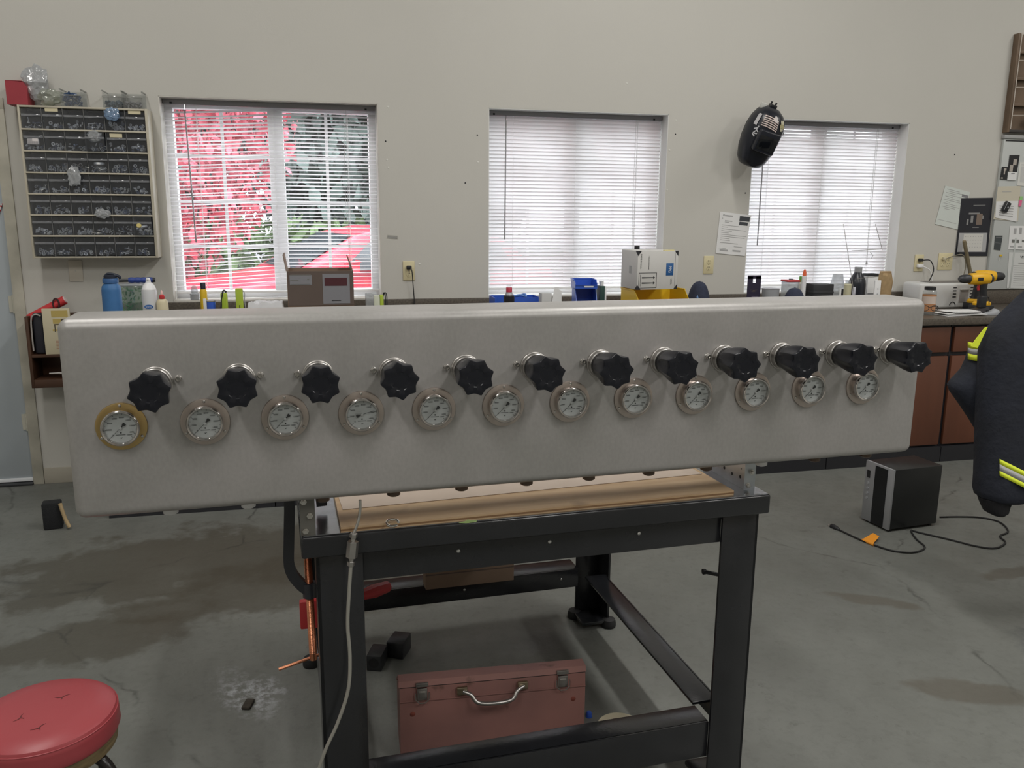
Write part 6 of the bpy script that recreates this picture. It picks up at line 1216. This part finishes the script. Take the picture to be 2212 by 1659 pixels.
P = onY(1642, 232, D-.002); b = MB(); b.tube(smooth([(0, 0, 0), (0, -.06, .0), (0, -.13, -.012), (0, -.14, .006)]), .005, 8); o = obj('wall_hook', b, STEELD, None, (P.x, D-.001, P.z-.03)); tag(o, 'steel hook in the wall holding the welding helmet', 'hook')

# ------------------------------------------------------------------ hanging turnout coat
cd_ = 3.2
def JP(px_, py_, dep=cd_): return onD(px_, py_, dep)
co = JP(2260, 1100); co.z = 0.0
t = thing('turnout_coat', 'navy firefighter coat with lime and silver trim hanging at the right edge', 'coat', (co.x, co.y, 0))
CO = Vector((co.x, co.y, 0)); nrm = Vector((-fw.x, -fw.y, 0)).normalized()
def jloft(name, rows, m_, thick, n=28, wob=.02, dep=cd_, seed=1, parent=None, ex=.7):
    """rows: (y px, left px, right px); elliptical sections seen edge-on from the front"""
    rn = random.Random(seed); rings = []; ph = [rn.uniform(0, 6) for _ in range(6)]
    for k, (py, l, r_) in enumerate(rows):
        A = JP(l, py, dep); B = JP(r_, py, dep); c = (A+B)/2; hx = (B-A)/2; th_ = thick[k] if isinstance(thick, (list, tuple)) else thick
        ring = []
        for j in range(n):
            a = 2*PI*j/n; wv = 1+wob*math.sin(5*a+ph[0]+k*.35)+wob*.8*math.sin(9*a+ph[1]-k*.5)
            ring.append(tuple(c+hx*math.cos(a)-nrm*th_*math.copysign(abs(math.sin(a))**ex, math.sin(a))*wv*-1-CO))
        rings.append(ring)
    b = MB(); b.loft(rings); return obj(name, b, m_, parent or t, ang=60)
jloft('back_sleeve', [(742, 2108, 2190), (760, 2094, 2190), (778, 2090, 2190), (800, 2080, 2190), (822, 2058, 2190), (832, 2050, 2190), (846, 2055, 2190), (875, 2076, 2190), (905, 2096, 2190), (935, 2114, 2190), (960, 2130, 2190)], JACKET, [.05, .06, .065, .07, .07, .07, .07, .07, .065, .06, .05], dep=3.26, seed=4, wob=.012)
jloft('front_sleeve', [(590, 2248, 2420), (615, 2232, 2420), (640, 2206, 2420), (680, 2165, 2400), (720, 2128, 2380), (760, 2120, 2360), (810, 2118, 2345), (860, 2115, 2330), (920, 2113, 2318), (980, 2111, 2305), (1030, 2110, 2290), (1058, 2108, 2270), (1070, 2111, 2255), (1077, 2122, 2235)], JACKET, [.05, .07, .09, .10, .105, .105, .10, .098, .096, .094, .092, .09, .085, .07], dep=3.16, seed=2, wob=.055)
jloft('cuff', [(1074, 2116, 2186), (1084, 2119, 2180), (1094, 2123, 2176), (1104, 2128, 2174), (1110, 2140, 2166)], KNIT, [.055, .05, .046, .043, .035], dep=3.15, seed=6, wob=.01)
jloft('coat_body', [(560, 2300, 2640), (600, 2262, 2700), (660, 2240, 2740), (800, 2230, 2750), (1000, 2225, 2760), (1080, 2222, 2765)], JACKET, [.06, .10, .13, .14, .15, .15], dep=3.34, seed=8, wob=.03)
def band(name, corners, m_, dep, th_=.006):
    Ps = [JP(a, c, dep)-CO for a, c in corners]; b = MB(); n_ = len(Ps)
    b.add(Ps+[p-nrm*th_ for p in Ps], [list(range(n_)), list(range(n_, 2*n_))[::-1]]+[(i, (i+1) % n_, n_+(i+1) % n_, n_+i) for i in range(n_)]); return obj(name, b, m_, t, ang=0)
# lime / silver / lime trim wrapped on the sleeves
def wrap_band(name, ytop_l, ytop_r, hgt, lpx, rpx, m_, dep, thick, k0=0.0, a0=PI*1.02, a1=PI*1.98, n=20):
    rows = []
    for u in (0, 1):
        row = []
        for j in range(n+1):
            a = a0+(a1-a0)*j/n; f_ = (math.cos(a)+1)/2; py = ytop_l+(ytop_r-ytop_l)*f_+u*hgt
            A = JP(lpx, py, dep); B = JP(rpx, py, dep); c = (A+B)/2; hx = (B-A)/2
            row.append(tuple(c+hx*math.cos(a)*1.01+nrm*thick*1.04*abs(math.sin(a))**.7-CO))
        rows.append(row)
    b = MB(); b.loft(rows, False, False, closed=False); o = obj(name, b, m_, t, ang=60); md = o.modifiers.new('thick', 'SOLIDIFY'); md.thickness = .002; return o
for k, (dy, hh, m_) in enumerate(((0, 11, LIMETRIM), (11, 14, SILVERTRIM), (25, 10, LIMETRIM))):
    wrap_band('sleeve_trim', 966+dy, 1058+dy, hh, 2109.5, 2296, m_, 3.16, .0975, a0=PI*1.24, a1=PI*1.9)
for k, (dy, hh, m_) in enumerate(((0, 13, LIMETRIM), (13, 12, SILVERTRIM), (25, 13, LIMETRIM))):
    wrap_band('upper_trim', 738+dy, 735+dy, hh, 2091, 2200, m_, 3.255, .070, a0=PI*1.0, a1=PI*1.55)
band('shoulder_trim', [(2128, 708), (2134, 706), (2112, 752), (2098, 748), (2106, 736)], LIMETRIM, 3.14, .004)
b = MB(); hk = JP(2480, 545, 3.3)-CO; b.tube(smooth([hk+Vector((-.2, 0, -.06)), hk+Vector((0, 0, .02)), hk+Vector((.2, -.05, -.06))]), .006, 8); b.tube(smooth([hk+Vector((0, 0, .02)), hk+Vector((0, 0, .06)), hk+Vector((.02, 0, .09)), hk+Vector((.0, .03, .10))]), .003, 6); obj('coat_hanger', b, STEELD, t)
st = JP(2480, 545, 3.3); st = Vector((st.x+.42, st.y+.34, 0))
o = thing('coat_stand', 'black coat stand holding the firefighter coat', 'coat stand', st)
b = MB(); b.lathe([(.17, 0), (.17, .012), (.03, .03)], 32, 'z'); obj('base', b, DARKGREY, o); b = MB(); b.cyl((0, 0, .02), (0, 0, 1.75), .016, 14); obj('pole', b, DARKGREY, o)
b = MB(); hz2 = hk.z+.105; b.tube(smooth([(0, 0, hz2+.0), (-.18, -.18, hz2-.01), (-.41, -.33, hz2), (-.42, -.345, hz2+.02)]), .006, 8); obj('hook', b, DARKGREY, o)

# ------------------------------------------------------------------ outdoors
b = MB(); b.box(-40, D+TH+.02, -.35, 60, 60, -.15); struct('ground_outside', b, ASPHALT)
def leafcloud(center, rad, n, size, seed, shell=.55):
    rn = random.Random(seed); b = MB()
    for i in range(n):
        while True:
            p = Vector((rn.uniform(-1, 1), rn.uniform(-1, 1), rn.uniform(-1, 1)))
            if shell < p.length < 1: break
        c = Vector(center)+Vector((p.x*rad[0], p.y*rad[1], p.z*rad[2])); R_ = Euler((rn.uniform(0, 6), rn.uniform(0, 6), rn.uniform(0, 6))).to_matrix(); s_ = size*rn.uniform(.6, 1.4)
        b.add([c+R_ @ Vector((-s_, 0, 0)), c+R_ @ Vector((0, -s_*.5, .1*s_)), c+R_ @ Vector((s_, 0, 0)), c+R_ @ Vector((0, s_*.5, .1*s_))], [(0, 1, 2, 3)])
    return b
GZ = -.15
def tree(name, label, x, y, trunk_h, rad, m_, n, size, seed, zc, shell=.5):
    o = thing(name, label, 'tree', (x, y, GZ)); b = MB(); b.tube([(0, 0, 0), (.05, 0, trunk_h*.5), (0, .05, trunk_h)], .15, 10, rad=[.20, .15, .09]); obj('trunk', b, BARK, o)
    f = obj('foliage', leafcloud((0, 0, zc), rad, n, size, seed, shell), m_, o, ang=0); f['kind'] = 'stuff'; return o
tree('red_maple', 'red-leaved maple tree outside the first window', -2.15, 11.2, 2.2, (2.05, 1.6, 2.3), MAPLE, 11000, .075, 1, 3.0, .35)
tree('fir_tree', 'dark fir behind the parked red car', 3.9, 22.5, 3.0, (2.4, 2.0, 5.5), FIR, 5200, .30, 2, 5.6, .4)
tree('fir_tree', 'tall grey-green fir between the maple and the parked car', .35, 19.0, 3.0, (1.7, 1.5, 5.2), mat('fir_grey', (.12, .165, .15), .7, vary=.5, vs=2), 4200, .26, 9, 5.2, .3)
tree('fir_tree', 'dark fir behind the red maple', -4.4, 26.5, 3.0, (3.4, 2.0, 5.6), FIR, 4600, .32, 3, 5.4, .4)
o = thing('hedge', 'low green hedge along the far side of the lot', 'hedge', (-1.0, 17.0, GZ)); f = obj('foliage', leafcloud((0, 0, .7), (6.5, .7, .8), 3600, .14, 5, .2), mat('hedge_green', (.10, .16, .06), .7, vary=.5, vs=3), o, ang=0); f['kind'] = 'stuff'; b = MB(); b.box(-6.2, -.12, 0, 6.2, .12, .5); obj('stems', b, BARK, o)
b = MB(); b.box(-30, 14.2, GZ, 30, 14.4, GZ+.14, .01); o = obj('kerb', b, mat('kerb_yellow', (.55, .45, .12), .7)); o['kind'] = 'structure'
# red car
car = thing('red_car', 'red parked car outside the first window', 'car', (.62, 10.4, GZ), math.radians(18))
prof = [(-2.15, .35), (-2.2, .62), (-2.05, .86), (-1.15, .98), (-.35, 1.42), (.1, 1.50), (1.0, 1.49), (1.5, 1.36), (1.95, 1.05), (2.15, .98), (2.2, .45), (2.1, .32), (-2.0, .28)]
bm_ = bmesh.new(); vs_ = [bm_.verts.new((x, -.86, z)) for x, z in prof]; f_ = bm_.faces.new(vs_); ex_ = bmesh.ops.extrude_face_region(bm_, geom=[f_])
for v in [g for g in ex_['geom'] if isinstance(g, bmesh.types.BMVert)]: v.co.y = .86
bmesh.ops.recalc_face_normals(bm_, faces=bm_.faces)
for v in bm_.verts:
    if v.co.z > 1.0: v.co.y *= .80
bmesh.ops.bevel(bm_, geom=list(bm_.edges), offset=.06, segments=3, profile=.6, affect='EDGES')
me = bpy.data.meshes.new('body'); bm_.to_mesh(me); bm_.free(); me.materials.append(CARRED); me.polygons.foreach_set('use_smooth', [True]*len(me.polygons)); me.set_sharp_from_angle(angle=.6); link('body', me, car)
for s in (-1, 1):
    for pts_ in ([(-.62, 1.03), (-.22, 1.36), (.30, 1.42), (.30, 1.03)], [(.38, 1.03), (.38, 1.42), (1.0, 1.41), (1.42, 1.28), (1.55, 1.05)]):
        b = MB(); yy = .80 if s > 0 else -.80; b.add([(x, s*(.872-(z-1.0)*.36), z) for x, z in pts_]+[(x, s*(.855-(z-1.0)*.36), z) for x, z in pts_], [list(range(len(pts_))), list(range(len(pts_), 2*len(pts_)))]+[(i, (i+1) % len(pts_), len(pts_)+(i+1) % len(pts_), len(pts_)+i) for i in range(len(pts_))]); obj('side_window', b, CARGLASS, car, ang=0)
    for xx in (-1.35, 1.35):
        b = MB(); b.lathe([(.20, -.10), (.32, -.10), (.335, -.06), (.335, .06), (.32, .10), (.20, .10), (.18, .06), (.04, .06)], 28, 'y', (xx, s*.80, .335)); obj('wheel', b, RUBBER, car)
    b = MB(); b.box(-.62, s*.88-.04, 1.02, -.48, s*.98+.03*s, 1.13, .02); obj('mirror', b, CARRED, car)
b = MB(); b.add([(-1.06, -.66, 1.045), (-1.06, .66, 1.045), (-.40, .58, 1.415), (-.40, -.58, 1.415)], [(0, 1, 2, 3)]); b.add([(-1.05, -.66, 1.03), (-1.05, .66, 1.03), (-.39, .58, 1.40), (-.39, -.58, 1.40)], [(0, 3, 2, 1)]); obj('windshield', b, CARGLASS, car, ang=0)
for s in (-1, 1):
    b = MB(); b.box(-2.215, s*.55-.16, .66, -2.10, s*.55+.16, .80, .03); obj('headlight', b, CHROME, car)
